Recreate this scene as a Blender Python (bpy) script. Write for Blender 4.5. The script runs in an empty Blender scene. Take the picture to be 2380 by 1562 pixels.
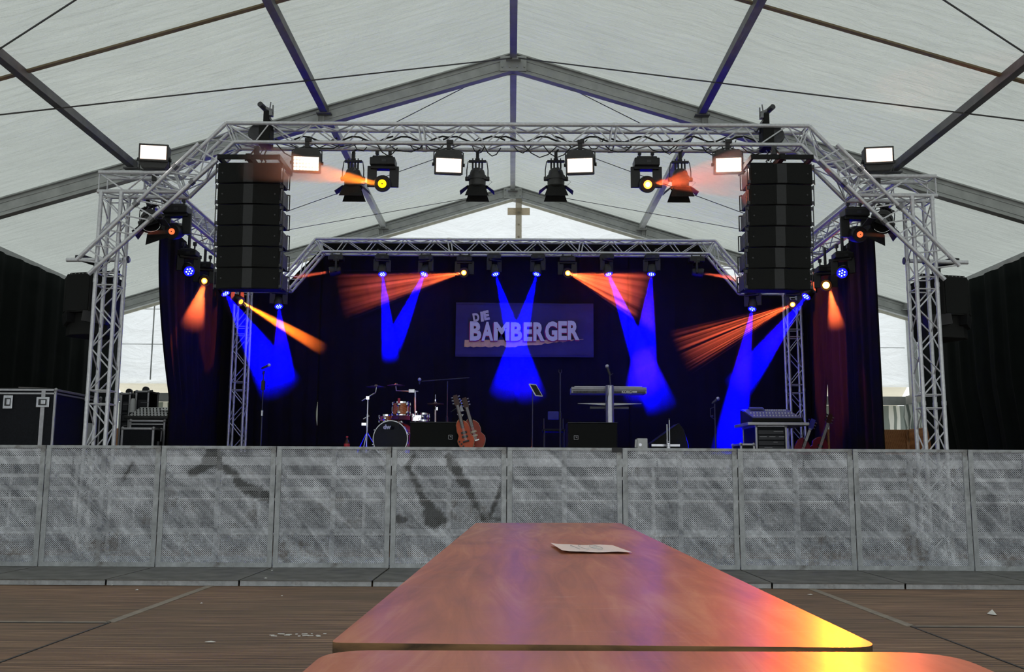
import bpy, bmesh, math, random
from mathutils import Vector, Matrix
random.seed(7)
S = bpy.context.scene
V = Vector
PI = math.pi
# ---------------------------------------------------------------- camera, world, exposure
F = 2250.0                      # focal length in pixels of the 2380 wide frame
TH = math.atan(327.0 / F)       # pitch up
RO = 0.005                      # slight roll
CZ = 0.914                      # eye just above the beer table
FW = V((0, math.cos(TH), math.sin(TH)))
R0 = V((1, 0, 0)); U0 = V((0, -math.sin(TH), math.cos(TH)))
RT = R0 * math.cos(RO) + U0 * math.sin(RO)
UP = U0 * math.cos(RO) - R0 * math.sin(RO)
cam_d = bpy.data.cameras.new('camera'); cam = bpy.data.objects.new('camera', cam_d)
S.collection.objects.link(cam)
cam_d.sensor_width = 36; cam_d.lens = 36 * F / 2380; cam_d.clip_start = 0.02; cam_d.clip_end = 300
m = Matrix((RT, UP, -FW)).transposed().to_4x4(); m.translation = (0, 0, CZ)
cam.matrix_world = m
S.camera = cam
W = bpy.data.worlds.new('world'); S.world = W; W.use_nodes = True
wn = W.node_tree.nodes['Background']; wn.inputs[0].default_value = (0.93, 0.98, 1.0, 1); wn.inputs[1].default_value = 1.5
S.view_settings.view_transform = 'Standard'; S.view_settings.look = 'None'
S.view_settings.exposure = 0.0; S.view_settings.gamma = 1.0; S.view_settings.use_curve_mapping = False
S.cycles.max_bounces = 6; S.cycles.diffuse_bounces = 4; S.cycles.volume_step_rate = 2.0; S.cycles.volume_max_steps = 96; S.cycles.transparent_max_bounces = 24
S.cycles.volume_bounces = 0; S.cycles.sample_clamp_indirect = 4

def P(px, py, Y):
    """point of the plane y=Y that the photograph shows at (px,py)"""
    d = FW + RT * ((px - 1190) / F) + UP * ((781 - py) / F)
    return V((0, 0, CZ)) + d * (Y / d.y)
ROOF_Z, ROOF_S, HALF = 6.66, 0.306, 7.8
def PR(px, py, off=0.0):
    """point of the roof plane (off metres below the canvas) seen at (px,py)"""
    d = FW + RT * ((px - 1190) / F) + UP * ((781 - py) / F)
    s = 1 if d.x > 0 else -1
    t = (ROOF_Z - off - CZ) / (d.z + ROOF_S * s * d.x)
    return V((0, 0, CZ)) + d * t
def PX(px, py, X):
    """point of the plane x=X seen at (px,py)"""
    d = FW + RT * ((px - 1190) / F) + UP * ((781 - py) / F)
    return V((0, 0, CZ)) + d * (X / d.x)

# ---------------------------------------------------------------- mesh builder
def basis(ax):
    ax = V(ax).normalized()
    t = V((0, 0, 1)) if abs(ax.z) < 0.95 else V((0, 1, 0))
    u = ax.cross(t).normalized(); return u, ax.cross(u).normalized(), ax
class MB:
    def __init__(s): s.v = []; s.f = []; s.mi = []; s.cur = 0
    def add(s, vs, fs):
        n = len(s.v); s.v += [V(v) for v in vs]
        s.f += [tuple(i + n for i in f) for f in fs]; s.mi += [s.cur] * len(fs)
        return s
    def box(s, c, d, rot=None, taper=(1, 1)):
        c = V(c); hx, hy, hz = d[0] / 2, d[1] / 2, d[2] / 2; vs = []
        for z in (-1, 1):
            tx, ty = taper if z > 0 else (1, 1)
            for x, y in ((-1, -1), (1, -1), (1, 1), (-1, 1)):
                p = V((x * hx * tx, y * hy * ty, z * hz))
                if rot is not None: p = rot @ p
                vs.append(c + p)
        return s.add(vs, [(3, 2, 1, 0), (4, 5, 6, 7), (0, 1, 5, 4), (1, 2, 6, 5), (2, 3, 7, 6), (3, 0, 4, 7)])
    def bar(s, a, b, w, h, up=(0, 0, 1)):
        a = V(a); b = V(b); ax = (b - a).normalized(); u = ax.cross(V(up)).normalized(); v = u.cross(ax)
        vs = [q + u * (x * w / 2) + v * (y * h / 2) for q in (a, b) for x, y in ((-1, -1), (1, -1), (1, 1), (-1, 1))]
        return s.add(vs, [(3, 2, 1, 0), (4, 5, 6, 7), (0, 1, 5, 4), (1, 2, 6, 5), (2, 3, 7, 6), (3, 0, 4, 7)])
    def tube(s, pts, r, n=8, caps=True):
        pts = [V(p) for p in pts]; k = len(pts); vs = []; u = None
        for i, p in enumerate(pts):
            if i == 0: t = pts[1] - p
            elif i == k - 1: t = p - pts[i - 1]
            else: t = (pts[i + 1] - p).normalized() + (p - pts[i - 1]).normalized()
            t.normalize()
            if u is None: u = basis(t)[0]
            u = (u - t * u.dot(t)).normalized(); w = t.cross(u)
            sc = 1.0
            if 0 < i < k - 1:
                c = max(0.35, t.dot((p - pts[i - 1]).normalized())); sc = 1.0
            rr = r[i] if isinstance(r, (list, tuple)) else r
            for j in range(n):
                a = 2 * PI * j / n
                vs.append(p + (u * math.cos(a) + w * math.sin(a)) * rr * sc)
        fs = [(i * n + j, i * n + (j + 1) % n, (i + 1) * n + (j + 1) % n, (i + 1) * n + j) for i in range(k - 1) for j in range(n)]
        if caps: fs += [tuple(range(n))[::-1], tuple((k - 1) * n + j for j in range(n))]
        return s.add(vs, fs)
    def lathe(s, prof, o=(0, 0, 0), ax=(0, 0, 1), n=24, caps=True):
        """prof: (radius, distance along the axis)"""
        o = V(o); u, w, a = basis(ax); vs = []; k = len(prof)
        for r, d in prof:
            for j in range(n):
                t = 2 * PI * j / n
                vs.append(o + a * d + (u * math.cos(t) + w * math.sin(t)) * r)
        fs = [(i * n + j, (i + 1) * n + j, (i + 1) * n + (j + 1) % n, i * n + (j + 1) % n) for i in range(k - 1) for j in range(n)]
        if caps: fs += [tuple(range(n)), tuple((k - 1) * n + j for j in range(n))[::-1]]
        return s.add(vs, fs)
    def prism(s, poly, o, ex, ey, th):
        """poly in (ex,ey) coordinates, thickness th along ex x ey"""
        o = V(o); ex = V(ex); ey = V(ey); nz = ex.cross(ey).normalized(); k = len(poly)
        vs = [o + ex * x + ey * y + nz * (t * th / 2) for t in (-1, 1) for x, y in poly]
        fs = [tuple(range(k))[::-1], tuple(range(k, 2 * k))] + [(i, (i + 1) % k, k + (i + 1) % k, k + i) for i in range(k)]
        return s.add(vs, fs)
    def sphere(s, c, r, n=12, sc=(1, 1, 1)):
        c = V(c); m_ = n // 2; vs = [c + V((0, 0, r * sc[2]))]; fs = []
        for i in range(1, m_):
            for j in range(n):
                a, b = PI * i / m_, 2 * PI * j / n
                vs.append(c + V((r * sc[0] * math.sin(a) * math.cos(b), r * sc[1] * math.sin(a) * math.sin(b), r * sc[2] * math.cos(a))))
        vs.append(c - V((0, 0, r * sc[2]))); L = len(vs) - 1
        for j in range(n):
            fs.append((0, 1 + j, 1 + (j + 1) % n)); fs.append((L, L - n + (j + 1) % n, L - n + j))
            for i in range(m_ - 2):
                a = 1 + i * n
                fs.append((a + j, a + n + j, a + n + (j + 1) % n, a + (j + 1) % n))
        return s.add(vs, fs)
    def build(s, name, mat, parent=None, world=False, bevel=0.0, smooth=False, fix=True):
        me = bpy.data.meshes.new(name)
        vs = s.v
        if parent is not None and world:
            r = Matrix.Rotation(-parent.rotation_euler.z, 3, 'Z'); pl = V(parent.location)
            vs = [r @ (v - pl) for v in vs]
        me.from_pydata([tuple(v) for v in vs], [], s.f)
        mats = mat if isinstance(mat, (list, tuple)) else [mat]
        for q in mats: me.materials.append(q)
        if len(mats) > 1: me.polygons.foreach_set('material_index', s.mi)
        if fix:
            bm = bmesh.new(); bm.from_mesh(me); bmesh.ops.recalc_face_normals(bm, faces=bm.faces); bm.to_mesh(me); bm.free()
        if smooth:
            me.shade_smooth()
            try: me.set_sharp_from_angle(angle=math.radians(38))
            except Exception: pass
        o = bpy.data.objects.new(name, me); S.collection.objects.link(o)
        if parent is not None: o.parent = parent
        if bevel:
            b = o.modifiers.new('bevel', 'BEVEL'); b.width = bevel; b.segments = 2; b.limit_method = 'ANGLE'; b.angle_limit = math.radians(35)
        return o
def tag(o, label, cat, group=None, kind=None):
    o['label'] = label; o['category'] = cat
    if group: o['group'] = group
    if kind: o['kind'] = kind
    return o
def thing(name, label, cat, loc=(0, 0, 0), rotz=0.0, group=None):
    o = bpy.data.objects.new(name, None); S.collection.objects.link(o); o.empty_display_size = 0.1
    o.location = loc; o.rotation_euler = (0, 0, rotz)
    return tag(o, label, cat, group)
def struct(o, label=None):
    o['kind'] = 'structure'
    if label: o['label'] = label
    return o
def dup(root, loc, rotz, label, group=None):
    r = root.copy(); S.collection.objects.link(r); r.location = loc; r.rotation_euler = (0, 0, rotz); r['label'] = label
    if group: r['group'] = group
    for ch in list(root.children):
        c = ch.copy(); S.collection.objects.link(c); c.parent = r
        for g in list(ch.children):
            d = g.copy(); S.collection.objects.link(d); d.parent = c
    return r

# ---------------------------------------------------------------- materials
class NT:
    def __init__(s, name):
        s.m = bpy.data.materials.new(name); s.m.use_nodes = True; s.t = s.m.node_tree; s.n = s.t.nodes
        s.b = s.n['Principled BSDF']; s.out = s.n['Material Output']
    def node(s, typ, **kw):
        q = s.n.new(typ)
        for k, v in kw.items(): setattr(q, k, v)
        return q
    def set(s, sock, val):
        if hasattr(val, 'is_linked') or hasattr(val, 'links'): s.t.links.new(val, sock)
        else: sock.default_value = val
    def math(s, op, a, b=0.0, c=0.0):
        q = s.node('ShaderNodeMath', operation=op); s.set(q.inputs[0], a); s.set(q.inputs[1], b); s.set(q.inputs[2], c); return q.outputs[0]
    def coord(s, scale=(1, 1, 1), rot=(0, 0, 0), which='Object'):
        tc = s.node('ShaderNodeTexCoord'); mp = s.node('ShaderNodeMapping')
        mp.inputs['Scale'].default_value = scale; mp.inputs['Rotation'].default_value = rot
        s.t.links.new(tc.outputs[which], mp.inputs[0]); return mp.outputs[0]
    def noise(s, vec, scale=5.0, detail=4.0, rough=0.55, dist=0.0):
        q = s.node('ShaderNodeTexNoise'); q.inputs['Scale'].default_value = scale; q.inputs['Detail'].default_value = detail
        q.inputs['Roughness'].default_value = rough; q.inputs['Distortion'].default_value = dist
        s.t.links.new(vec, q.inputs['Vector']); return q.outputs[0]
    def ramp(s, fac, stops):
        q = s.node('ShaderNodeValToRGB'); e = q.color_ramp.elements
        while len(e) < len(stops): e.new(0.5)
        for el, (p, c) in zip(e, stops): el.position = p; el.color = (c[0], c[1], c[2], 1)
        s.set(q.inputs[0], fac); return q.outputs[0]
    def mix(s, fac, a, b):
        q = s.node('ShaderNodeMix', data_type='RGBA'); s.set(q.inputs[0], fac)
        for i, c in ((6, a), (7, b)): s.set(q.inputs[i], c if not isinstance(c, tuple) else (c[0], c[1], c[2], 1))
        return q.outputs[2]
    def bump(s, h, strength=0.3, dist=0.01):
        q = s.node('ShaderNodeBump'); q.inputs['Strength'].default_value = strength; q.inputs['Distance'].default_value = dist
        s.set(q.inputs['Height'], h); s.t.links.new(q.outputs[0], s.b.inputs['Normal']); return q.outputs[0]
def mat(name, col, rough=0.5, metal=0.0, var=0.12, nscale=12.0, bump=0.0, spec=0.5):
    t = NT(name); v = t.coord(); nz = t.noise(v, nscale, 4)
    lo = tuple(c * (1 - var) for c in col); hi = tuple(min(1, c * (1 + var)) for c in col)
    t.set(t.b.inputs['Base Color'], t.ramp(nz, [(0.3, lo), (0.7, hi)]))
    t.b.inputs['Roughness'].default_value = rough; t.b.inputs['Metallic'].default_value = metal
    t.b.inputs['Specular IOR Level'].default_value = spec
    if bump: t.bump(nz, 0.5, bump)
    return t.m
def emis(name, col, st, base=(0.02, 0.02, 0.02)):
    t = NT(name); t.b.inputs['Base Color'].default_value = (*base, 1)
    t.b.inputs['Emission Color'].default_value = (*col, 1); t.b.inputs['Emission Strength'].default_value = st
    return t.m
def canvas(name, col, trans, scale=(1, 1, 1), bstr=0.3, seams=None):
    t = NT(name); v = t.coord(scale)
    nz = t.noise(v, 1.1, 6, 0.6, 0.6); fine = t.noise(t.coord((0.35, 3.0, 1)), 3.5, 5, 0.6, 0.9)
    c = t.ramp(nz, [(0.3, tuple(x * 0.93 for x in col)), (0.7, col)])
    dirt = t.noise(t.coord((0.5, 1.2, 1)), 5.0, 6, 0.7)
    c = t.mix(t.ramp(dirt, [(0.62, (0, 0, 0)), (0.80, (0.22, 0.22, 0.22))]), c, tuple(x * 0.7 for x in col))
    h = t.math('ADD', t.math('MULTIPLY', fine, 0.7), nz)
    bp = t.bump(h, bstr, 0.25)
    d = t.node('ShaderNodeBsdfDiffuse'); tr = t.node('ShaderNodeBsdfTranslucent'); mx = t.node('ShaderNodeMixShader')
    t.set(d.inputs[0], c); t.set(tr.inputs[0], c); t.t.links.new(bp, d.inputs['Normal']); t.t.links.new(bp, tr.inputs['Normal'])
    mx.inputs[0].default_value = trans
    t.t.links.new(d.outputs[0], mx.inputs[1]); t.t.links.new(tr.outputs[0], mx.inputs[2]); t.t.links.new(mx.outputs[0], t.out.inputs[0])
    return t.m
def wood(name, a, b, rough=0.4, sc=(18, 1.2, 18), coat=0.0):
    t = NT(name); v = t.coord(sc); nz = t.noise(v, 1.0, 7, 0.6, 1.2)
    w = t.node('ShaderNodeTexWave', wave_type='RINGS', rings_direction='Y'); t.t.links.new(t.coord((3.2, 0.25, 3.2)), w.inputs[0])
    w.inputs['Scale'].default_value = 3.0; w.inputs['Distortion'].default_value = 5.0; w.inputs['Detail'].default_value = 3
    f = t.math('ADD', t.math('MULTIPLY', nz, 0.7), t.math('MULTIPLY', w.outputs[1], 0.3))
    t.set(t.b.inputs['Base Color'], t.ramp(f, [(0.25, a), (0.75, b)]))
    t.b.inputs['Roughness'].default_value = rough; t.b.inputs['Coat Weight'].default_value = coat; t.b.inputs['Coat Roughness'].default_value = 0.2
    t.bump(nz, 0.15, 0.004)
    return t
# ---------------------------------------------------------------- materials used all over
M_alu = mat('aluminium tube', (0.70, 0.70, 0.73), 0.42, 0.6, 0.12, 30)
M_frame = mat('grey tent profile', (0.42, 0.43, 0.42), 0.5, 0.3, 0.15, 6)
M_purlin = mat('dark tent purlin', (0.13, 0.13, 0.135), 0.5, 0.5, 0.2, 6)
M_black = mat('black plastic', (0.012, 0.012, 0.013), 0.45, 0, 0.3, 40)
M_blackmat = mat('black paint', (0.010, 0.010, 0.0095), 0.7, 0, 0.3, 60, 0.001, 0.25)
M_grille = mat('black speaker grille', (0.008, 0.0085, 0.008), 0.7, 0, 0.3, 200, 0.001, 0.2)
M_grey = mat('dark grey metal', (0.06, 0.06, 0.065), 0.45, 0.4, 0.2, 20)
M_steel = mat('bright steel', (0.62, 0.62, 0.66), 0.28, 0.9, 0.1, 20)
M_chrome = mat('chrome', (0.8, 0.8, 0.84), 0.12, 1.0, 0.05, 20)
M_white = mat('white plastic', (0.72, 0.72, 0.72), 0.5, 0, 0.06, 20)
M_cable = mat('black cable', (0.015, 0.015, 0.015), 0.6)
M_wire = mat('steel cable', (0.10, 0.10, 0.10), 0.5, 0.5)
M_strap = mat('tan strap', (0.22, 0.17, 0.10), 0.8)
M_galv = mat('galvanised steel', (0.30, 0.32, 0.34), 0.5, 0.35, 0.3, 9)
M_rust = mat('worn galvanised footplate', (0.16, 0.155, 0.145), 0.6, 0.25, 0.35, 5, 0.001)
M_case = mat('black flight case laminate', (0.009, 0.010, 0.014), 0.6, 0, 0.4, 60, 0, 0.2)
M_joint = mat('brown floor joint strip', (0.30, 0.25, 0.20), 0.7, 0, 0.2, 8)
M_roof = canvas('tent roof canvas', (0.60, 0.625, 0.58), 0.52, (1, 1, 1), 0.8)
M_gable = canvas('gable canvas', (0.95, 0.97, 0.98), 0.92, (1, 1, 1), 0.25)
M_sidewall = canvas('side wall canvas', (0.86, 0.88, 0.87), 0.75)
M_beige = canvas('beige awning canvas', (0.85, 0.78, 0.62), 0.75)
def cloth(name, col, bs=0.004):
    t = NT(name); v = t.coord((1, 1, 1)); nz = t.noise(v, 2.5, 4); fz = t.noise(v, 160, 2)
    t.set(t.b.inputs['Base Color'], t.ramp(nz, [(0.3, tuple(c * 0.75 for c in col)), (0.7, col)]))
    t.b.inputs['Roughness'].default_value = 0.95; t.b.inputs['Specular IOR Level'].default_value = 0.05
    t.bump(fz, 0.2, bs); return t.m
M_drape = cloth('black molton', (0.010, 0.009, 0.0075))
M_curt = cloth('dark side curtain', (0.013, 0.016, 0.015))

# floor boards
def floor_mat():
    t = NT('tent floor boards')
    tc = t.node('ShaderNodeTexCoord'); sep = t.node('ShaderNodeSeparateXYZ'); t.t.links.new(tc.outputs['Object'], sep.inputs[0])
    grain = t.noise(t.coord((0.9, 26, 1)), 1.4, 6, 0.65, 0.4)
    patch = t.noise(t.coord((0.45, 0.9, 1)), 1.0, 5, 0.6, 0.5)
    spots = t.noise(t.coord((3, 8, 1)), 5.0, 4, 0.7)
    c = t.ramp(grain, [(0.34, (0.075, 0.036, 0.020)), (0.5, (0.25, 0.135, 0.075)), (0.66, (0.48, 0.29, 0.17))])
    c = t.mix(t.ramp(patch, [(0.35, (0, 0, 0)), (0.7, (0.7, 0.7, 0.7))]), c, (0.14, 0.105, 0.075))
    c = t.mix(t.ramp(spots, [(0.68, (0, 0, 0)), (0.74, (0.5, 0.5, 0.5))]), c, (0.20, 0.17, 0.13))
    fr = t.math('FRACT', t.math('MULTIPLY', sep.outputs[1], 1 / 0.055))
    groove = t.math('LESS_THAN', fr, 0.12)
    c = t.mix(t.math('MULTIPLY', groove, 0.7), c, (0.015, 0.010, 0.008))
    t.set(t.b.inputs['Base Color'], c); t.b.inputs['Roughness'].default_value = 0.55
    t.set(t.b.inputs['Roughness'], t.ramp(patch, [(0.3, (0.6,) * 3), (0.7, (0.8,) * 3)]))
    h = t.math('SUBTRACT', grain, t.math('MULTIPLY', groove, 1.5)); t.bump(h, 0.25, 0.004)
    return t.m
M_floor = floor_mat()

# ---------------------------------------------------------------- setting: floor, roof, walls
Y1, Y2 = 12.6, 18.7
b = MB(); b.box((0, 4, -0.06), (2 * HALF, 30, 0.12)); struct(b.build('floor', M_floor))
b = MB(); b.box((0, 4, -0.3), (60, 80, 0.3)); gm = mat('gravel ground outside', (0.20, 0.19, 0.17), 0.9, 0, 0.3, 3)
struct(b.build('ground', gm))
YJ = 6.24
for i, (a, c_, w, mm) in enumerate((((-2.5, YJ, 0.002), (-2.5, 8.55, 0.002), 0.06, M_joint), ((2.5, YJ, 0.002), (2.5, 8.55, 0.002), 0.06, M_joint),
                             ((-7.7, YJ, 0.002), (-2.5, YJ, 0.002), 0.035, M_joint), ((2.5, YJ, 0.002), (7.7, YJ, 0.002), 0.035, M_joint),
                             ((-2.5, -6, 0.0), (-2.5, YJ, 0.0), 0.014, M_black), ((2.5, -6, 0.0), (2.5, YJ, 0.0), 0.014, M_black),
                             ((-7.7, YJ - .03, 0.0), (-2.5, YJ - .03, 0.0), 0.012, M_black), ((2.5, YJ - .03, 0.0), (7.7, YJ - .03, 0.0), 0.012, M_black))):
    b = MB(); b.bar(a, c_, w, 0.006); struct(b.build('trim_%d' % (i + 1), mm))

def roof(side):
    b = MB(); nx, ny = 60, 150; y0, y1 = -5.6, Y2 + 0.25
    for j in range(ny + 1):
        y = y0 + (y1 - y0) * j / ny
        for i in range(nx + 1):
            x = 8.0 * i / nx
            fy = math.sin(PI * ((y - Y1) / 6.1 % 1.0)); fx = math.sin(PI * ((x % 2.6) / 2.6))
            z = ROOF_Z - ROOF_S * x + 0.02 - 0.05 * fy * (0.4 + 0.6 * fx)
            if side > 0: z += 0.014 * math.sin(x * 9 + 1.2 * math.sin(y * 1.7)) * math.sin(y * 2.1 + x) * fy
            b.v.append(V((side * x, y, z)))
    for j in range(ny):
        for i in range(nx):
            a = j * (nx + 1) + i; b.f.append((a, a + 1, a + nx + 2, a + nx + 1)); b.mi.append(0)
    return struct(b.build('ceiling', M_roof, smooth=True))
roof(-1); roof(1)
def rafter_poly(y, name='roof_beam'):
    b = MB(); h = 0.235; w = 0.12
    for s in (-1, 1):
        a = V((0, y, ROOF_Z - h / 2 - 0.01)); c_ = V((s * HALF, y, ROOF_Z - ROOF_S * HALF - h / 2))
        n = V((ROOF_S * s, 0, 1)).normalized()
        b.bar(a, c_, h, w * 0.35, (0, 1, 0))
        for q, e in ((-1, w), (1, w)):                                  # flanges
            b.bar(a + n * q * h / 2, c_ + n * q * h / 2, 0.022, e, (0, 1, 0))
        for q in (-0.25, 0.25):                                     # web ribs
            b.bar(a + n * q * h, c_ + n * q * h, 0.01, w * 0.5, (0, 1, 0))
        for k in (0.33, 0.34, 0.66):
            p = a.lerp(c_, k); b.box(p - V((0, w * .26, 0)), (0.03, 0.012, h * .9))
        b.bar((s * HALF, y, 0), (s * HALF, y, ROOF_Z - ROOF_S * HALF), 0.12, 0.22, (0, 1, 0))
    b.box((0, y - 0.07, ROOF_Z - 0.17), (0.36, 0.012, 0.22)); b.box((0, y + 0.07, ROOF_Z - 0.17), (0.36, 0.012, 0.22))
    for k in range(8): b.lathe([(0.014, 0), (0.014, 0.02)], (-0.15 + 0.1 * (k % 4), y - 0.075, ROOF_Z - 0.1 - 0.12 * (k // 4)), (0, -1, 0), 6)
    return struct(b.build(name, M_frame, bevel=0.004))
for y in (Y1 - 12.2, Y1 - 6.1, Y1, Y2): rafter_poly(y)
for x in (-5.1, -2.55, 0, 2.55, 5.1, -7.7, 7.7):
    for ya, yb in ((Y1 - 6.1, Y1), (Y1, Y2)):
        b = MB(); z = ROOF_Z - ROOF_S * abs(x) - 0.07
        b.bar((x, ya + .03, z), (x, yb - .03, z), 0.095, 0.10); b.bar((x, ya + .03, z - .045), (x, yb - .03, z - .045), 0.035, 0.012)
        b.box((x, yb - 0.1, z - 0.06), (0.2, 0.1, 0.02)); b.box((x, ya + 0.1, z - 0.06), (0.2, 0.1, 0.02))
        struct(b.build('purlin', M_purlin if yb < 15 and x != 0 else M_frame, bevel=0.004))
# roof bracing cables and straps
def cable(name, pts, r, mt, label, cat, group=None):
    b = MB(); b.tube(pts, r, 6); return tag(b.build(name, mt), label, cat, group)
for i, (a, c_, lb) in enumerate((
        ((-30, 270), (1190, 135), 'dark bracing cable under the left roof, from the ridge to the left edge'),
        ((1205, 135), (2410, 284), 'dark bracing cable under the right roof, from the ridge to the right edge'),
        ((-40, 139), (200, -16), 'dark bracing cable crossing the top left corner'),
        ((2160, -22), (2420, 148), 'dark bracing cable crossing the top right corner'),
        ((1115, 185), (905, 292), 'thin bracing cable behind the rafter, left of the ridge pole'),
        ((1285, 185), (1495, 290), 'thin bracing cable behind the rafter, right of the ridge pole'),
        ((1080, 345), (665, 492), 'thin cable under the rear roof bay beside the left speaker column'),
        ((1360, 360), (1740, 500), 'thin cable under the rear roof bay beside the right speaker column'),
        ((1120, 455), (660, 536), 'low thin cable above the rear truss, left side'),
        ((1310, 460), (1745, 537), 'low thin cable above the rear truss, right side'))):
    cable('bracing_cable', [PR(*a, 0.13), PR(*c_, 0.13)], 0.009 if i < 4 else 0.006, M_wire, lb, 'cable', 'bracing cables under the roof')
for s, a, c_, lb in ((-1, (20, 172), (605, 8), 'tan webbing seam across the left roof canvas between two purlins'),
                     (1, (1790, 10), (2378, 186), 'olive webbing seam across the right roof canvas between two purlins')):
    p, q = PR(*a, 0.02), PR(*c_, 0.02); ym = (p.y + q.y) / 2
    b = MB(); x0, x1 = 0.1, 7.6
    for k in range(30):
        xa, xb = x0 + (x1 - x0) * k / 30, x0 + (x1 - x0) * (k + 1) / 30
        za, zb = (ROOF_Z - ROOF_S * v - 0.05 for v in (xa, xb))
        b.bar((s * xa, ym, za), (s * xb, ym, zb), 0.02, 0.06, (0, 1, 0))
    struct(b.build('trim_%d' % (9 + (s > 0)), M_strap))
for px0, px1 in ((2, 28), (2380 - 26, 2380)):      # guy wires from the outrigger pipes
    pass
# walls
def wall_side(s, name):
    b = MB(); z = ROOF_Z - ROOF_S * HALF
    for k in range(20):
        y = -5.6 + k * 1.23; b.bar((s * (HALF + .06), y, z / 2), (s * (HALF + .06), y + 1.24, z / 2), 0.02, z)
    return struct(b.build(name, M_sidewall))
wall_side(-1, 'wall_left'); wall_side(1, 'wall_right')
zg = P(350, 890, Y2).z
b = MB()
for s in (-1, 1):
    n = 14
    for i in range(n):
        xa, xb = s * HALF * i / n, s * HALF * (i + 1) / n
        yo = 0.02 * (i % 2)
        b.add([(xa, Y2 + .12 + yo, zg), (xb, Y2 + .12 + .02 - yo, zg), (xb, Y2 + .12 + .02 - yo, ROOF_Z - ROOF_S * abs(xb)), (xa, Y2 + .12 + yo, ROOF_Z - ROOF_S * abs(xa))], [(0, 1, 2, 3)])
go = b.build('wall_back', M_gable); struct(go)
# seams on the gable
b = MB()
for x in (-7.05, -5.6, -3.1, 3.1, 5.6, 6.95): b.box((x, Y2 + .11, 4.0), (0.025, 0.008, 2.5))
for z in (3.45, 4.15): b.box((0, Y2 + .11, z), (15.4, 0.006, 0.012))
struct(b.build('trim_11', mat('grey welded seam', (0.6, 0.62, 0.62), 0.7)))
b = MB()
for s in (-1, 1):                                             # pale keder strip under the gable rafter
    b.bar((0, Y2 - .05, ROOF_Z - 0.31), (s * HALF, Y2 - .05, ROOF_Z - 0.31 - ROOF_S * HALF), 0.05, 0.03, (0, 1, 0))
struct(b.build('trim_12', mat('pale keder profile', (0.62, 0.58, 0.48), 0.5)))
b = MB(); b.box((0.12, Y2 - .02, 3.3), (0.12, 0.1, 6.2))
for k in range(12): b.lathe([(0.022, 0), (0.022, 0.01)], (0.12, Y2 - .07, 6.1 - k * 0.25), (0, -1, 0), 10)
gp = b.build('pillar', canvas('pale backlit gable pole', (0.72, 0.68, 0.60), 0.7)); struct(gp)  # backlight put into the pole: pale, translucent material
b = MB(); b.box((0.12, Y2 - .06, 6.12), (0.44, 0.02, 0.14)); struct(b.build('trim_13', canvas('pale backlit gusset', (0.75, 0.68, 0.56), 0.7)))  # gusset lightened and made translucent to look backlit
# below the gable canvas: beige band, grey beam, striped curtain, wooden boards
b = MB(); b.add([(-HALF, Y2 + .3, zg + .05), (HALF, Y2 + .3, zg + .05), (HALF, Y2 + 1.1, zg - .45), (-HALF, Y2 + 1.1, zg - .45)], [(0, 1, 2, 3)])
tag(b.build('awning', M_beige), 'beige awning seen below the white gable canvas', 'awning')
b = MB(); b.box((0, Y2 + .25, 2.42), (15.6, 0.12, 0.16)); b.box((0, Y2 + .19, 2.34), (15.6, 0.02, 0.02)); struct(b.build('beam', M_frame))
def striped():
    t = NT('striped curtain cloth'); tc = t.node('ShaderNodeTexCoord'); sep = t.node('ShaderNodeSeparateXYZ'); t.t.links.new(tc.outputs['Object'], sep.inputs[0])
    f = t.math('FRACT', t.math('MULTIPLY', t.math('ADD', sep.outputs[0], sep.outputs[1]), 1 / 0.19)); st = t.math('GREATER_THAN', f, 0.5)
    c = t.mix(st, (0.82, 0.84, 0.80), (0.26, 0.30, 0.28))
    d = t.node('ShaderNodeBsdfDiffuse'); tr = t.node('ShaderNodeBsdfTranslucent'); mx = t.node('ShaderNodeMixShader')
    t.set(d.inputs[0], c); t.set(tr.inputs[0], c); mx.inputs[0].default_value = 0.6
    t.t.links.new(d.outputs[0], mx.inputs[1]); t.t.links.new(tr.outputs[0], mx.inputs[2]); t.t.links.new(mx.outputs[0], t.out.inputs[0]); return t.m
b = MB(); n = 260
for i in range(n + 1):
    x = -7.78 + 15.56 * i / n
    for j, z in enumerate((1.6, 1.9, 2.1, 2.33)): b.v.append(V((x + 0.03 * math.sin(j * 2 + x * 3), Y2 + .33 + 0.03 * math.sin(x * 15), z)))
for i in range(n):
    for j in range(3): b.f.append((i * 4 + j, i * 4 + j + 4, i * 4 + j + 5, i * 4 + j + 1)); b.mi.append(0)
tag(b.build('striped_curtain', striped(), smooth=True), 'pale and grey-green striped curtain below the gable beam', 'curtain')
b = MB(); n = 60; z4 = (1.6, 1.9, 2.1, 2.33)
for i in range(n + 1):
    y = 15.6 + 3.3 * i / n
    for j, z in enumerate(z4): b.v.append(V((HALF - .14 + 0.02 * math.sin(j * 2 + y * 13), y, z)))
for i in range(n):
    for j in range(3): b.f.append((i * 4 + j, i * 4 + j + 4, i * 4 + j + 5, i * 4 + j + 1)); b.mi.append(0)
tag(b.build('striped_curtain', bpy.data.materials['striped curtain cloth'], smooth=True), 'striped curtain along the right tent wall behind the truss tower', 'curtain')
b = MB(); b.box((HALF - .1, 17.1, 2.42), (.12, 3.3, .16)); struct(b.build('beam', M_frame))
M_board = wood('varnished board', (0.24, 0.09, 0.03), (0.48, 0.22, 0.08), 0.5, (2, 12, 12)).m
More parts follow.
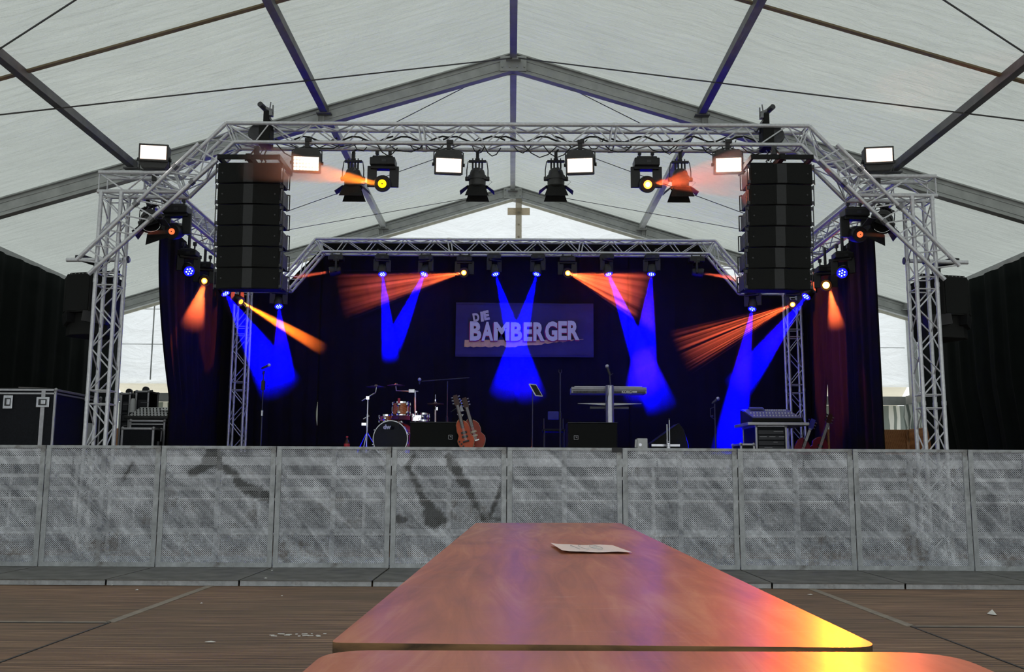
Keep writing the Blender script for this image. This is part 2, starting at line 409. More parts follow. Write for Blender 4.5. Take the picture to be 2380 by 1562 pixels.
for i, (xa, xb, lb) in enumerate(((5.6, 6.62, 'orange-brown wooden board below the striped curtain, left of the pair by the right tower'),
                           (6.66, 7.66, 'orange-brown wooden board just right of the other under the striped curtain'),)):
    b = MB(); b.box(((xa + xb) / 2, Y2 + .05, 1.2), (xb - xa, 0.04, 1.3)); b.box((xb - .03, Y2 + .02, 1.2), (0.06, 0.03, 1.3)); b.box((xa + .03, Y2 + .02, 1.2), (0.06, 0.03, 1.3))
    tag(b.build('wooden_board', M_board, bevel=0.006), lb, 'board', 'wooden boards under the gable curtain')

b = MB(); b.box((HALF - .17, 17.08, 1.2), (.04, 3.06, 1.3)); b.box((HALF - .19, 16.6, 1.2), (.03, .06, 1.3)); tag(b.build('wooden_board', M_board, bevel=.006), 'long wooden board along the right tent wall behind the truss tower', 'board', 'wooden boards under the gable curtain')
b = MB(); b.box((-6.15, Y2 + .05, 1.0), (3.0, .04, 1.6)); tag(b.build('wooden_board', M_board, bevel=.006), 'wooden board added low under the gable to fill the bright gap behind the left mixer cases', 'board', 'wooden boards under the gable curtain')  # added board, covers the bright gap beside the cases
# ---------------------------------------------------------------- drapes
def drape(p0, p1, z0, ztop, nf, amp, label, mt=M_drape, name='curtain', edge0=None, edge1=None, nv=26, group=None, seed=0):
    """hanging cloth from p0 to p1 (xy); edge0/edge1(z) shift each edge along the cloth"""
    rnd = random.Random(seed); p0 = V((*p0, 0)); p1 = V((*p1, 0)); d = p1 - p0; L = d.length; d.normalize(); n = V((-d.y, d.x, 0))
    ph = [rnd.uniform(0, 6.28) for _ in range(4)]; nu = max(40, nf * 8); b = MB()
    for j in range(nv + 1):
        for i in range(nu + 1):
            u = i / nu; zt = ztop(u); z = z0 + (zt - z0) * j / nv
            e0 = edge0(z) if edge0 else 0; e1 = edge1(z) if edge1 else 0
            s_ = e0 + (L - e1 - e0) * u
            w = amp * (0.6 + 0.4 * (1 - j / nv)) * (math.sin(u * nf * 2 * PI + ph[0] + 0.5 * math.sin(z + ph[1])) + 0.45 * math.sin(u * nf * 4.7 * PI + ph[2]) + 0.3 * math.sin(u * nf * .7 * PI + z * .8 + ph[3]))
            b.v.append(p0 + d * s_ + n * w + V((0, 0, z)))
    for j in range(nv):
        for i in range(nu):
            a = j * (nu + 1) + i; b.f.append((a, a + 1, a + nu + 2, a + nu + 1)); b.mi.append(0)
    o = b.build(name, mt, smooth=True); sm = o.modifiers.new('solid', 'SOLIDIFY'); sm.thickness = 0.006
    return tag(o, label, 'curtain', group)
ZS = 1.2                                   # stage floor
YF, YR = 11.42, 17.3                       # front and rear truss planes
HX = 4.83
def slit(zc, zh, w): return lambda z: max(0.0, w * (1 - ((z - zc) / zh) ** 2))
XS = P(738, 950, 17.62).x; zs1 = P(738, 960, 17.62).z
top = lambda u: 5.22
arch_x = 3.5
def topL(u):
    x = -5.65 + (XS + 5.65) * u
    return min(5.22, 4.42 + max(0, (x + 4.2)) * 1.05) if x < -3.45 else 5.22
def topR(u):
    x = 2.15 + (5.7 - 2.15) * u
    return 5.22 if x < 3.45 else max(4.3, 5.22 - (x - 3.45) * 1.0)
drape((-5.65, 17.62), (XS, 17.62), ZS, topL, 7, 0.018, 'black stage backdrop panel left of the bright slit', edge1=slit(zs1, 0.24, 0.03), seed=1, group='stage backdrop panels', nv=60)
drape((XS, 17.62), (2.15, 17.62), ZS, top, 14, 0.018, 'black stage backdrop panel behind the band banner and drums', seed=2, group='stage backdrop panels', nv=60)
drape((2.15, 17.60), (5.7, 17.60), ZS, topR, 6, 0.018, 'black stage backdrop panel behind the right rack of mixing gear', seed=3, group='stage backdrop panels')
# side drapes, the left one gathered inwards at hip height
def eL(z):
    t = max(0, min(1, (3.9 - z) / 1.9)); return 1.15 * t ** 1.6 if z > 2.0 else 1.15 + 0.05 * (2.0 - z)
sl = P(372, 560, 12.4); sr = P(2034, 640, 12.4)
drape((sl.x, 12.4), (-5.3, 17.5), ZS, lambda u: 4.32, 9, 0.02, 'black side drape on the left of the stage, gathered inwards at hip height', edge0=eL, seed=4, group='side drapes', nv=60)
SL = 3.4
drape((sr.x, 12.4), (5.1, 15.6), ZS, lambda u: 4.32, 7, 0.022, 'black side drape on the right of the stage, lit dim red, nearest to the tower', seed=5, group='side drapes', edge1=lambda z: 0.0 if z > 2.05 else 0.02)
drape((5.08, 15.5), (5.42, 17.55), ZS, lambda u: 4.32, 4, 0.012, 'black side drape at the back right corner of the stage', seed=6, group='side drapes', nv=60, edge0=lambda z: .32 * max(0, min(1, (2.55 - z) / .5)) if z < 2.55 else 0.0)
drape((-7.55, 11.2), (-7.45, 18.2), 0.0, lambda u: 4.15, 12, 0.03, 'tall dark curtain along the left tent wall behind the flight case', M_curt, 'curtain', nv=16, seed=7, group='dark curtains along the tent walls')
drape((7.55, 11.2), (7.5, 17.6), 0.0, lambda u: 4.15, 12, 0.035, 'tall dark curtain along the right tent wall', M_curt, 'curtain', nv=16, seed=8, group='dark curtains along the tent walls', edge1=lambda z: max(0, (2.4 - z)) * .35)

# ---------------------------------------------------------------- stage deck
M_deck = mat('black stage plywood', (0.02, 0.018, 0.017), 0.5, 0, 0.3, 8)
t = thing('stage', 'black stage platform on a steel frame behind the crowd barriers', 'stage', (0, 12.25, 0))
b = MB(); b.box((0, 15.25, ZS - .03), (14.4, 6.2, 0.06)); b.build('deck', M_deck, t, True)
for i in range(8):
    xa = -7.2 + i * 1.8; b = MB(); b.box((xa + .9, 12.06, ZS - .11), (1.78, 0.05, 0.1)); b.box((xa + .9, 12.06, ZS - 0.30), (1.76, 0.04, 0.04)); b.build('fascia_rail', M_alu, t, True)
for i in range(9):
    for j, y in enumerate((12.1, 14.0)):
        x = -7.15 + i * 1.78; b = MB(); b.tube([(x, y, 0), (x, y, ZS - .06)], 0.026, 8); b.build('leg', M_alu, t, True)
b = MB()
for i in range(8):
    x = -7.15 + i * 1.78; b.tube([(x, 12.12, .2), (x + 1.78, 12.12, .2)], 0.02, 6); b.tube([(x, 12.12, .62), (x + 1.78, 12.12, .62)], 0.02, 6)
b.build('cross_brace', M_alu, t, True)

# ---------------------------------------------------------------- trusses
SZ = 0.12
def chords(pts, plane='XZ'):
    """offsets the centre polyline into four chords, mitred; returns 4 lists"""
    out = []
    k = len(pts)
    for s1 in (1, -1):
        for s2 in (-1, 1):
            l = []
            for i, p in enumerate(pts):
                ds = []
                if i > 0: ds.append((pts[i] - pts[i - 1]).normalized())
                if i < k - 1: ds.append((pts[i + 1] - pts[i]).normalized())
                ns = [V((-d.z, 0, d.x)) for d in ds]
                n = sum(ns, V()); n.normalize(); sc = 1 / max(.3, n.dot(ns[0]))
                l.append(p + n * (SZ * s1 * sc) + V((0, SZ * s2, 0)))
            out.append(l)
    return out     # top front, top back, bottom front, bottom back
def lattice(b, A, B, C, D, step=0.27, r=0.009, ends=True):
    """braces between chord A(A0->A1) and chord C: A,B = start/end of the 1st, C,D = start/end of the 2nd"""
    L = (B - A).length; n = max(2, int(round(L / step)))
    for i in range(n):
        t0, t1 = i / n, (i + 1) / n
        p0, p1 = (A.lerp(B, t0), C.lerp(D, t1)) if i % 2 == 0 else (C.lerp(D, t0), A.lerp(B, t1))
        b.tube([p0, p1], r, 6, False)
    if ends:
        for t_ in (0.012, 0.988): b.tube([A.lerp(B, t_), C.lerp(D, t_)], r, 6, False)
def truss_run(cs, i0, i1, parent, name, seg=None, offs=0.0):
    """one straight truss: 4 chords between polyline points i0..i1 and four lattice faces"""
    b = MB(); p = [c[i0] for c in cs]; q = [c[i1] for c in cs]
    L = (q[0] - p[0]).length; m_ = max(1, int(round(L / (seg or L))))
    for k in range(m_):
        a = [x.lerp(y, k / m_) for x, y in zip(p, q)]; c_ = [x.lerp(y, (k + 1) / m_) for x, y in zip(p, q)]
        for x, y in zip(a, c_):
            b.tube([x, y], 0.025, 10)
            if k: b.tube([x - (y - x).normalized() * .03, x + (y - x).normalized() * .03], 0.030, 10)
        for u, w in ((0, 2), (1, 3), (0, 1), (2, 3)): lattice(b, a[u], c_[u], a[w], c_[w])
    return b.build(name, M_alu, parent, True, smooth=True)
def C(pu, pl, Y):
    return (P(*pu, Y - SZ) + P(*pl, Y - SZ)) / 2
l0 = C((228, 403), (228, 447), YF); l1 = C((395, 403), (425, 450), YF); l2 = C((525, 288), (542, 333), YF)
r0 = C((2177, 408), (2177, 452), YF); r1 = C((1998, 408), (1972, 452), YF); r2 = C((1877, 290), (1863, 335), YF)
ax0 = (r0.x - l0.x) / 2; ax1 = (r1.x - l1.x) / 2; ax2 = (r2.x - l2.x) / 2
cx = (r0.x + l0.x) / 2; azl = (l0.z + r0.z) / 2; azh = (l2.z + r2.z) / 2
print('ARCH', ax0, ax1, ax2, cx, azl, azh)
def arch(Y, x0, x1, x2, zl, zh, label, seg):
    pts = [V((cx + s * x, Y, z)) for s, x, z in ((-1, x0, zl), (-1, x1, zl), (-1, x2, zh), (1, x2, zh), (1, x1, zl), (1, x0, zl))]
    t = thing('truss_arch', label, 'truss', (cx, Y, zh), 0, 'four-chord aluminium trusses of the stage rig')
    cs = chords(pts)
    for i in range(5): truss_run(cs, i, i + 1, t, 'truss_segment', seg)
    return t
arch(YF, ax0, ax1, ax2, azl, azh, 'front aluminium truss arch over the stage, carrying the floodlights', 2.2)
rz = P(1200, 557, YR - SZ).z - SZ
arch(YR, 4.95, 4.15, (P(1665, 552, YR).x - P(745, 552, YR).x) / 2 - .05, 4.36, rz, 'rear aluminium truss arch above the black backdrop', 2.2)
def tower(x, Y, z0, z1, label):
    t = thing('truss_tower', label, 'truss tower', (x, Y, 0), 0, 'four-chord truss towers of the stage rig')
    p = [V((x + a * SZ, Y + c_ * SZ, z0)) for a, c_ in ((-1, -1), (-1, 1), (1, -1), (1, 1))]
    q = [v + V((0, 0, z1 - z0)) for v in p]
    cuts = [0, 0.42, 0.75, 1.0]
    for k in range(3):
        b = MB(); a = [u.lerp(w, cuts[k]) for u, w in zip(p, q)]; c_ = [u.lerp(w, cuts[k + 1]) for u, w in zip(p, q)]
        for u, w in zip(a, c_):
            b.tube([u, w], 0.025, 10); b.tube([w - V((0, 0, .05)), w], 0.029, 10)
        for u, w in ((0, 2), (1, 3), (0, 1), (2, 3)):
            lattice(b, a[u] + V((0, 0, .06)), c_[u] - V((0, 0, .06)), a[w] + V((0, 0, .06)), c_[w] - V((0, 0, .06)), 0.27)
        b.build('truss_segment', M_alu, t, True, smooth=True)
    b = MB(); b.box((x, Y, z0 - .01), (0.5, 0.5, 0.02)); b.build('base_plate', M_steel, t, True, bevel=.003)
    return t
xl = (P(196, 1035, YF - SZ).x + P(243.6, 1035, YF - SZ).x) / 2; xr = (P(2152, 1045, YF - SZ).x + P(2201, 1045, YF - SZ).x) / 2
print('TOWER', xl, xr)
tower(xl, YF, 0.02, azl - SZ, 'front left aluminium truss tower beside the large flight case')
tower(xr, YF, 0.02, azl - SZ, 'front right aluminium truss tower in front of the wooden boards')
xrl = P(553, 1000, YR).x; xrr = P(1846, 900, YR).x
tower(xrl, YR - .05, ZS + .02, 4.36 - SZ, 'rear left truss tower on the stage behind the microphone stand')
tower(xrr, YR - .05, ZS + .02, 4.36 - SZ, 'rear right truss tower behind the mixing desk on its rack')
def straight(a, b_, label):
    a = V(a); b_ = V(b_); t = thing('side_truss', label, 'truss', a, 0, 'trusses joining front and rear arch')
    d = (b_ - a).normalized(); u = V((1, 0, 0)); w = V((0, 0, 1)); k = 2
    for i in range(k):
        b = MB(); A = [a.lerp(b_, i / k) + u * s * SZ + w * q * SZ for s, q in ((-1, 1), (1, 1), (-1, -1), (1, -1))]
        B = [a.lerp(b_, (i + 1) / k) + u * s * SZ + w * q * SZ for s, q in ((-1, 1), (1, 1), (-1, -1), (1, -1))]
        for p, q in zip(A, B): b.tube([p, q], 0.025, 10)
        for p, q in ((0, 2), (1, 3), (0, 1), (2, 3)): lattice(b, A[p], B[p], A[q], B[q])
        b.build('truss_segment', M_alu, t, True, smooth=True)
straight((-4.45, YF + .16, azl), (-4.5, YR - .16, 4.40), 'left side truss running back from the front arch above the black drape')
straight((4.60, YF + .16, azl), (4.6, YR - .16, 4.40), 'right side truss running back above the red-lit drape')
# ladder braces clamped across the front
M_clamp = mat('worn clamp', (0.25, 0.25, 0.26), 0.4, 0.8)
def ladder(a0, a1, c0, c1, s, label):
    Yb = YF - SZ - .06; A0, A1, C0, C1 = P(*a0, Yb), P(*a1, Yb), P(*c0, Yb), P(*c1, Yb)
    t = thing('brace_ladder', label, 'truss brace', A1, 0, 'diagonal ladder braces')
    b = MB(); b.tube([A0, A1], 0.025, 10); b.build('brace_tube', M_alu, t, True, smooth=True)
    b = MB(); b.tube([C0, C1], 0.025, 10); b.build('brace_tube', M_alu, t, True, smooth=True)
    b = MB(); n = 8
    for i in range(n):
        t0 = (i + .25) / n; t1 = (i + .95) / n
        b.tube([A0.lerp(A1, t0), C0.lerp(C1, t0 - 0.05 + .02)], 0.010, 6); b.tube([A0.lerp(A1, t1), C0.lerp(C1, t0 + .0)], 0.010, 6)
    b.build('rungs', M_alu, t, True, smooth=True)
    for e in (.2, .52):
        for (q0, q1) in ((A0, A1), (C0, C1)):
            b = MB(); p = q0.lerp(q1, e); d = (q1 - q0).normalized(); b.tube([p - d * .03, p + d * .03], 0.036, 10); b.box(p + V((0, .03, .03)), (.05, .07, .05)); b.build('clamp', M_clamp, t, True)
ladder((462, 334), (177, 605), (505, 372), (206, 637), -1, 'diagonal ladder brace across the front left tower')
ladder((1945, 336), (2230, 618), (1905, 372), (2196, 650), 1, 'diagonal ladder brace across the front right tower')
for s, a, c_, lb in ((-1, (155, 604), (302, 604), 'horizontal pipe through the left tower that holds the side speaker'),
                     (1, (2100, 606), (2249, 610), 'horizontal pipe through the right tower that holds the side speaker')):
    b = MB(); Yp = YF + SZ + .055; A, B = P(*a, Yp), P(*c_, Yp); t = thing('outrigger_pipe', lb, 'pipe', A, 0, 'outrigger pipes on the towers')
    b.tube([A, B], 0.026, 12); b.build('pipe', M_alu, t, True, smooth=True)
    xt = xl if s < 0 else xr
    for dx in (-.12, .12):
        b = MB(); p = V((xt + dx, YF + SZ + .03, (A.z + B.z) / 2)); b.tube([p - V((.03, 0, 0)), p + V((.03, 0, 0))], 0.045, 10); b.build('clamp', M_grey, t, True)

# ---------------------------------------------------------------- line arrays
M_side = mat('grey speaker side', (0.055, 0.055, 0.06), 0.5, 0.1, 0.2, 20)
def cabinet():
    t = thing('line_array_speaker', '', 'speaker')
    w, h, d = 0.72, 0.245, 0.46
    b = MB(); b.add([(-w/2, 0, -h/2), (w/2, 0, -h/2), (w/2, 0, h/2), (-w/2, 0, h/2), (-w/2 + .02, d, -h/2 + .05), (w/2 - .02, d, -h/2 + .05), (w/2 - .02, d, h/2 - .05), (-w/2 + .02, d, h/2 - .05)],
                    [(0, 1, 2, 3), (7, 6, 5, 4), (0, 4, 5, 1), (1, 5, 6, 2), (2, 6, 7, 3), (3, 7, 4, 0)]); b.build('cabinet_body', M_blackmat, t, bevel=.005)
    for s in (-1, 1):
        b = MB(); b.add([(s * .055, -.035, -h/2 + .008), (s * (w/2 - .012), -.006, -h/2 + .008), (s * (w/2 - .012), -.006, h/2 - .008), (s * .055, -.035, h/2 - .008),
                         (s * .055, .0, -h/2 + .008), (s * (w/2 - .012), .0, -h/2 + .008), (s * (w/2 - .012), .0, h/2 - .008), (s * .055, .0, h/2 - .008)],
                        [(0, 1, 2, 3), (7, 6, 5, 4), (0, 4, 5, 1), (1, 5, 6, 2), (2, 6, 7, 3), (3, 7, 4, 0)])
        for q in (-1, 1): b.lathe([(.006, 0), (.006, .01)], (s * .09, -.028, q * .09), (0, -1, 0), 8)
        b.build('grille', M_grille, t)
        b = MB(); b.lathe([(.009, 0), (.009, .01)], (s * (w/2 - .055), -.006, 0), (0, -1, 0), 10); b.build('badge', M_grey, t)
    b = MB(); b.add([(-.055, -.035, -h/2 + .008), (.055, -.035, -h/2 + .008), (.055, -.035, h/2 - .008), (-.055, -.035, h/2 - .008), (-.055, 0, -h/2 + .008), (.055, 0, -h/2 + .008), (.055, 0, h/2 - .008), (-.055, 0, h/2 - .008)],
                    [(0, 1, 2, 3), (7, 6, 5, 4), (0, 4, 5, 1), (1, 5, 6, 2), (2, 6, 7, 3), (3, 7, 4, 0)]); b.build('horn_grille', M_black, t)
    for s in (-1, 1):
        b = MB(); x = s * (w/2 + .004)
        b.box((x, .2, 0), (.008, .36, h - .075)); b.build('side_plate', M_side, t, bevel=.002)
        b = MB()
        for q in (-1, 1):
            pl = [(q * .014, -.06)] + [(q * (.014 + .055 * math.cos(a)), .06 * math.sin(a)) for a in [(-PI / 2 + PI * k / 10) for k in range(1, 10)]] + [(q * .014, .06)]
            b.prism([(yy * .9, xx * 1.0) for xx, yy in pl], (x + s * .005, .12, 0), (0, 1, 0), (0, 0, 1), .003)
        b.build('hand_hole', M_black, t)
        b = MB(); x2 = s * (w/2 + .03); b.tube([(x, .34, .09), (x2, .36, .09), (x2, .36, -.09), (x, .34, -.09)], .009, 6); b.build('side_handle', M_grey, t); b = MB(); b.tube([(x2 , .02, -h/2), (x2 , .02, h/2)], .006, 6)
        b.build('rigging_frame', M_grey, t)
        for q in (-1, 1): b = MB(); b.box((s * (w/2 + .012), .015, q * .09), (.03, .03, .035)); b.build('rigging_pin', M_grey, t)
    return t
cab0 = None
ordn = ['topmost', 'second from the top', 'third from the top', 'fourth from the top', 'fifth from the top', 'lowest']
for side, (xa, xb), lb in (('left', (509, 650), 'left'), ('right', (1740, 1890), 'right')):
    Yc = 10.85
    ys = [378, 427, 475.5, 524, 573.5, 622.5, 671.5]
    for i in range(6):
        xo = -0.7 * i if side == 'left' else -1.4 * i + 1
        p = P((xa + xb) / 2 + (2 if side == 'left' else -3) + xo, (ys[i] + ys[i + 1]) / 2, Yc)
        if side == 'right': p = P(1815 + xo * .8, (ys[i] + ys[i + 1]) / 2 + 2, Yc)
        if side == 'left': p = P(579 + xo, (ys[i] + ys[i + 1]) / 2, Yc)
        label = 'black line array speaker, %s of the column hanging on the %s' % (ordn[i], lb)
        if cab0 is None:
            cab0 = cabinet(); cab0['label'] = label; cab0['group'] = 'line array speakers'; cab0.location = p
        else: dup(cab0, p, 0, label)
    pt = P(579 if side == 'left' else 1817, 372, Yc)
    t = thing('flying_frame', 'black flying frame on top of the %s speaker column' % lb, 'rigging frame', pt, 0, 'flying frames')
    b = MB()
    for s in (-1, 1):
        b.bar(pt + V((s * .35, -.03, .03)), pt + V((s * .35, .62, .03)), .03, .06)
    for y in (-.02, .28, .6): b.bar(pt + V((-.35, y, .03)), pt + V((.35, y, .03)), .03, .055)
    b.bar(pt + V((0, -.05, .03)), pt + V((0, .65, .03)), .06, .07)
    b.box(pt + V((0, -.05, .03)), (.06, .006, .03))
    b.build('frame', M_blackmat, t, True, bevel=.003)
    b = MB(); b.tube([pt + V((-.1, .2, .06)), pt + V((0, .3, .26)), pt + V((.1, .2, .06))], .012, 6); b.box(pt + V((0, .3, .22)), (.06, .03, .1)); b.build('shackle', M_grey, t, True)
    # chain hoist and pulley inside the truss
    q = V((pt.x + (.04 if side == 'left' else -.02), YF - .02, azh))
    t = thing('chain_hoist', 'dark chain hoist hanging in the front truss above the %s speaker column' % lb, 'hoist', q, 0, 'chain hoists in the front truss')
    s = -1 if side == 'left' else 1
    b = MB(); b.lathe([(.0, -.04), (.10, -.04), (.115, -.02), (.115, .02), (.10, .04), (0, .04)], q + V((s * .10, -.02, .02)), (0, 1, 0), 18, False); b.build('chain_drum', M_grey, t, True, smooth=True)
    b = MB(); b.box(q + V((0, 0, -.02)), (.14, .2, .26)); b.box(q + V((.0, 0, .2)), (.07, .1, .22)); b.box(q + V((-.02 * s, 0, .12)), (.12, .07, .12)); b.build('motor_body', M_blackmat, t, True, bevel=.012)
    b = MB(); k = q + V((s * .03, 0, .34)); b.tube([k + V((s * .04, -.09, .03)), k + V((-s * .02, .12, .0))], .034, 12); b.build('load_tube', M_grey, t, True, smooth=True)
    b = MB(); b.tube([k + V((0, 0, .02)), k + V((-s * .09, 0, -.02))], .02, 8); b.tube([k + V((-s * .06, 0, 0)), k + V((-s * .07, 0, .09))], .008, 6); b.tube([k + V((-s * .10, 0, -.05)), k + V((-s * .10, 0, .05))], .010, 6); b.box(k + V((-s * .05, 0, -.06)), (.1, .08, .06)); b.tube([k + V((-s*.02, 0, -.06)), k + V((-s * .16, 0, -.26))], .022, 6); b.build('clamp', M_clamp, t, True)
    b = MB()
    for i in range(9):
        z = -.16 - i * .035; o_ = .012 if i % 2 else -.012
        b.tube([q + V((o_, -.01, z)), q + V((-o_, .01, z - .035))], .009, 6)
        b.tube([q + V((s * .05 + o_, -.01, z)), q + V((s * .05 - o_, .01, z - .035))], .006, 6)
    b.build('chain', M_clamp, t, True)

# ---------------------------------------------------------------- side speakers on the towers
def side_speaker(px, s, label):
    Yc = YF + .47; c_ = P(*px, Yc); t = thing('side_speaker', label, 'speaker', c_, 0.25 * s, 'speakers hung outside the towers')
    # two-way cabinet with slanted plan; facing the audience
    pl = [(-.34, 0), (-.17, -.18), (.17, -.18), (.34, 0), (.22, .42), (-.22, .42)]
    zt, zb = .30, -.18
    b = MB(); b.prism(pl, (0, 0, (zt + zb) / 2), (1, 0, 0), (0, 1, 0), zt - zb); b.build('upper_cabinet', M_blackmat, t, bevel=.008)
    b = MB(); b.prism([(-.30, .02), (-.15, -.10), (.15, -.10), (.30, .02), (.2, .4), (-.2, .4)], (0, 0, -.30), (1, 0, 0), (0, 1, 0), .30); b.build('lower_cabinet', M_blackmat, t, bevel=.008)
    b = MB(); b.add([(-.34, -.02, -.17), (-.12, -.22, -.17), (-.10, -.22, -.30), (-.30, -.04, -.33), (-.34, .05, -.17), (-.08, -.1, -.17), (-.08, -.1, -.3), (-.30, .05, -.33)],
                    [(0, 1, 2, 3), (7, 6, 5, 4), (0, 4, 5, 1), (1, 5, 6, 2), (2, 6, 7, 3), (3, 7, 4, 0)])
    b.add([(.34, -.02, -.17), (.12, -.22, -.17), (.10, -.22, -.30), (.30, -.04, -.33), (.34, .05, -.17), (.08, -.1, -.17), (.08, -.1, -.3), (.30, .05, -.33)],
                    [(0, 1, 2, 3), (7, 6, 5, 4), (0, 4, 5, 1), (1, 5, 6, 2), (2, 6, 7, 3), (3, 7, 4, 0)]); b.build('horn_flare', M_black, t, bevel=.004)
    b = MB()
    for x, y, ang in ((-.255, -.093, 1), (.255, -.093, -1), (0, -.185, 0)):
        e = V((.16, -.17 * ang * .95, 0)).normalized() if ang else V((1, 0, 0))
        w_ = .225 if ang else .32
        b.prism([(-w_ / 2, -.22), (w_ / 2, -.22), (w_ / 2, .22), (-w_ / 2, .22)], (x, y, (zt + zb) / 2), e, (0, 0, 1), .008)
    b.build('grille', M_grille, t)
    b = MB(); b.bar((-.34, .1, zt + .06), (.36, .1, zt + .06), .03, .035)
    for x in (-.34, .35): b.bar((x, .1, zt - .12), (x, .1, zt + .075), .02, .03, (0, 1, 0))
    b.build('bracket', M_blackmat, t, bevel=.002)
    b = MB()
    for k in range(13): b.lathe([(.008, 0), (.008, .004)], (-.32 + k * .055, .083, zt + .06), (0, -1, 0), 8)
    b.build('bracket_holes', mat('pale light through holes', (.7, .7, .68), .6), t)  # pale discs stand for light seen through the bracket's holes
    b = MB(); b.box((0.06 * -s, .08, zt + .12), (.10, .05, .14)); b.box((0.06 * -s, -.08, zt + .18), (.12, .40, .06)); b.build('hanging_clamp', M_black, t, bevel=.006)
side_speaker((203, 697), -1, 'black side speaker hanging behind the left truss tower')
side_speaker((2200, 704), 1, 'black side speaker hanging behind the right truss tower')
# ---------------------------------------------------------------- floodlights (LED panels)
M_led = emis('white led face', (1.0, 0.72, 0.55), 1.7, (.5, .5, .5))
M_dot = emis('white led dots', (1.0, 0.92, 0.85), 30.0, (.8, .8, .8))
M_housing = mat('charcoal light housing', (0.045, 0.045, 0.045), 0.5, 0.1, 0.2, 30)
def flood():
    """origin at the middle of the lamp; faces -Y, tilted down"""
    t = thing('led_floodlight', '', 'floodlight')
    w, h = .335, .295
    b = MB(); b.prism([(-w/2, -h/2 + .0), (w/2, -h/2), (w/2, h * .30), (w * .40, h/2), (-w * .40, h/2), (-w/2, h * .30)], (0, .09, 0), (1, 0, 0), (0, 0, 1), .16); b.build('housing', M_housing, t, bevel=.014)
    b = MB(); b.box((0, -.005, -.045), (w + .008, .03, .215)); b.build('bezel', M_housing, t, bevel=.006)
    b = MB(); b.box((0, -.024, -.045), (w - .035, .008, .165)); f = b.build('led_panel', M_led, t, bevel=.002)
    b = MB()
    for i in range(8):
        for j in range(4): b.lathe([(.014, 0), (.010, .005)], (-(w - .075) / 2 + (w - .075) * i / 7, -.028, -.045 + (j - 1.5) * .041), (0, -1, 0), 8)
    b.build('led_dots', M_dot, f)
    for s in (-1, 1):
        b = MB(); b.lathe([(.016, 0), (.022, .012), (.022, .03)], (s * w/2, .06, -.03), (s, 0, 0), 10); b.build('tilt_knob', M_black, t)
    b = MB(); b.tube([(-w/2 - .01, .06, -.03), (-w/2 - .01, .08, .12), (-.03, .09, .17), (.03, .09, .17), (w/2 + .01, .08, .12), (w/2 + .01, .06, -.03)], .008, 6); b.build('yoke', M_black, t)
    b = MB(); b.box((0, .09, .20), (.05, .05, .09)); b.box((0.012, .09, .25), (.08, .06, .045)); b.build('clamp', M_black, t, bevel=.004)
    return t
fl0 = flood()
FL = [((712, 372), 0, 'white floodlight under the front truss right of the left speaker column'),
      ((1043, 376), 0, 'white floodlight under the truss just left of the ridge pole'),
      ((1348, 376), 0, 'white floodlight under the truss just right of the ridge pole'),
      ((1693, 375), 0, 'white floodlight under the truss beside the right speaker column'),
      ((357, 363), 1, 'white floodlight standing up on the left corner truss'),
      ((2043, 369), 1, 'white floodlight standing up on the right corner truss')]
for i, ((px, py), up, lb) in enumerate(FL):
    p = P(px, py, YF - SZ - .06)
    if i == 0: o = fl0; o['label'] = lb; o['group'] = 'white floodlights'
    else: o = dup(fl0, p, 0, lb, 'white floodlights')
    o.location = p; o.rotation_euler = (0.22, 0, (0.12 if px < 1190 else -0.12))
    if up:
        o.scale = (1, 1, -1) if False else (1, 1, 1); o.rotation_euler = (PI - 0.02, 0, PI + (0.15 if px < 1190 else -.15)) if False else (0.05, 0, .15 if px < 1190 else -.15)
# the two standing ones carry the clamp below and the led face above: separate build
def flood_up(o):
    for ch in list(o.children):
        if ch.name.split('.')[0] in ('bezel', 'led_panel'): ch.location.z += .085
        if ch.name.split('.')[0] == 'clamp': ch.location.z -= .44
        if ch.name.split('.')[0] == 'yoke': ch.scale.z = -1; ch.location.z -= .02
        if ch.name.split('.')[0] == 'housing': ch.scale.z = -1; ch.scale.x = 1
for o in list(S.objects):
    if o.get('category') == 'floodlight' and 'standing up' in o['label']: flood_up(o)

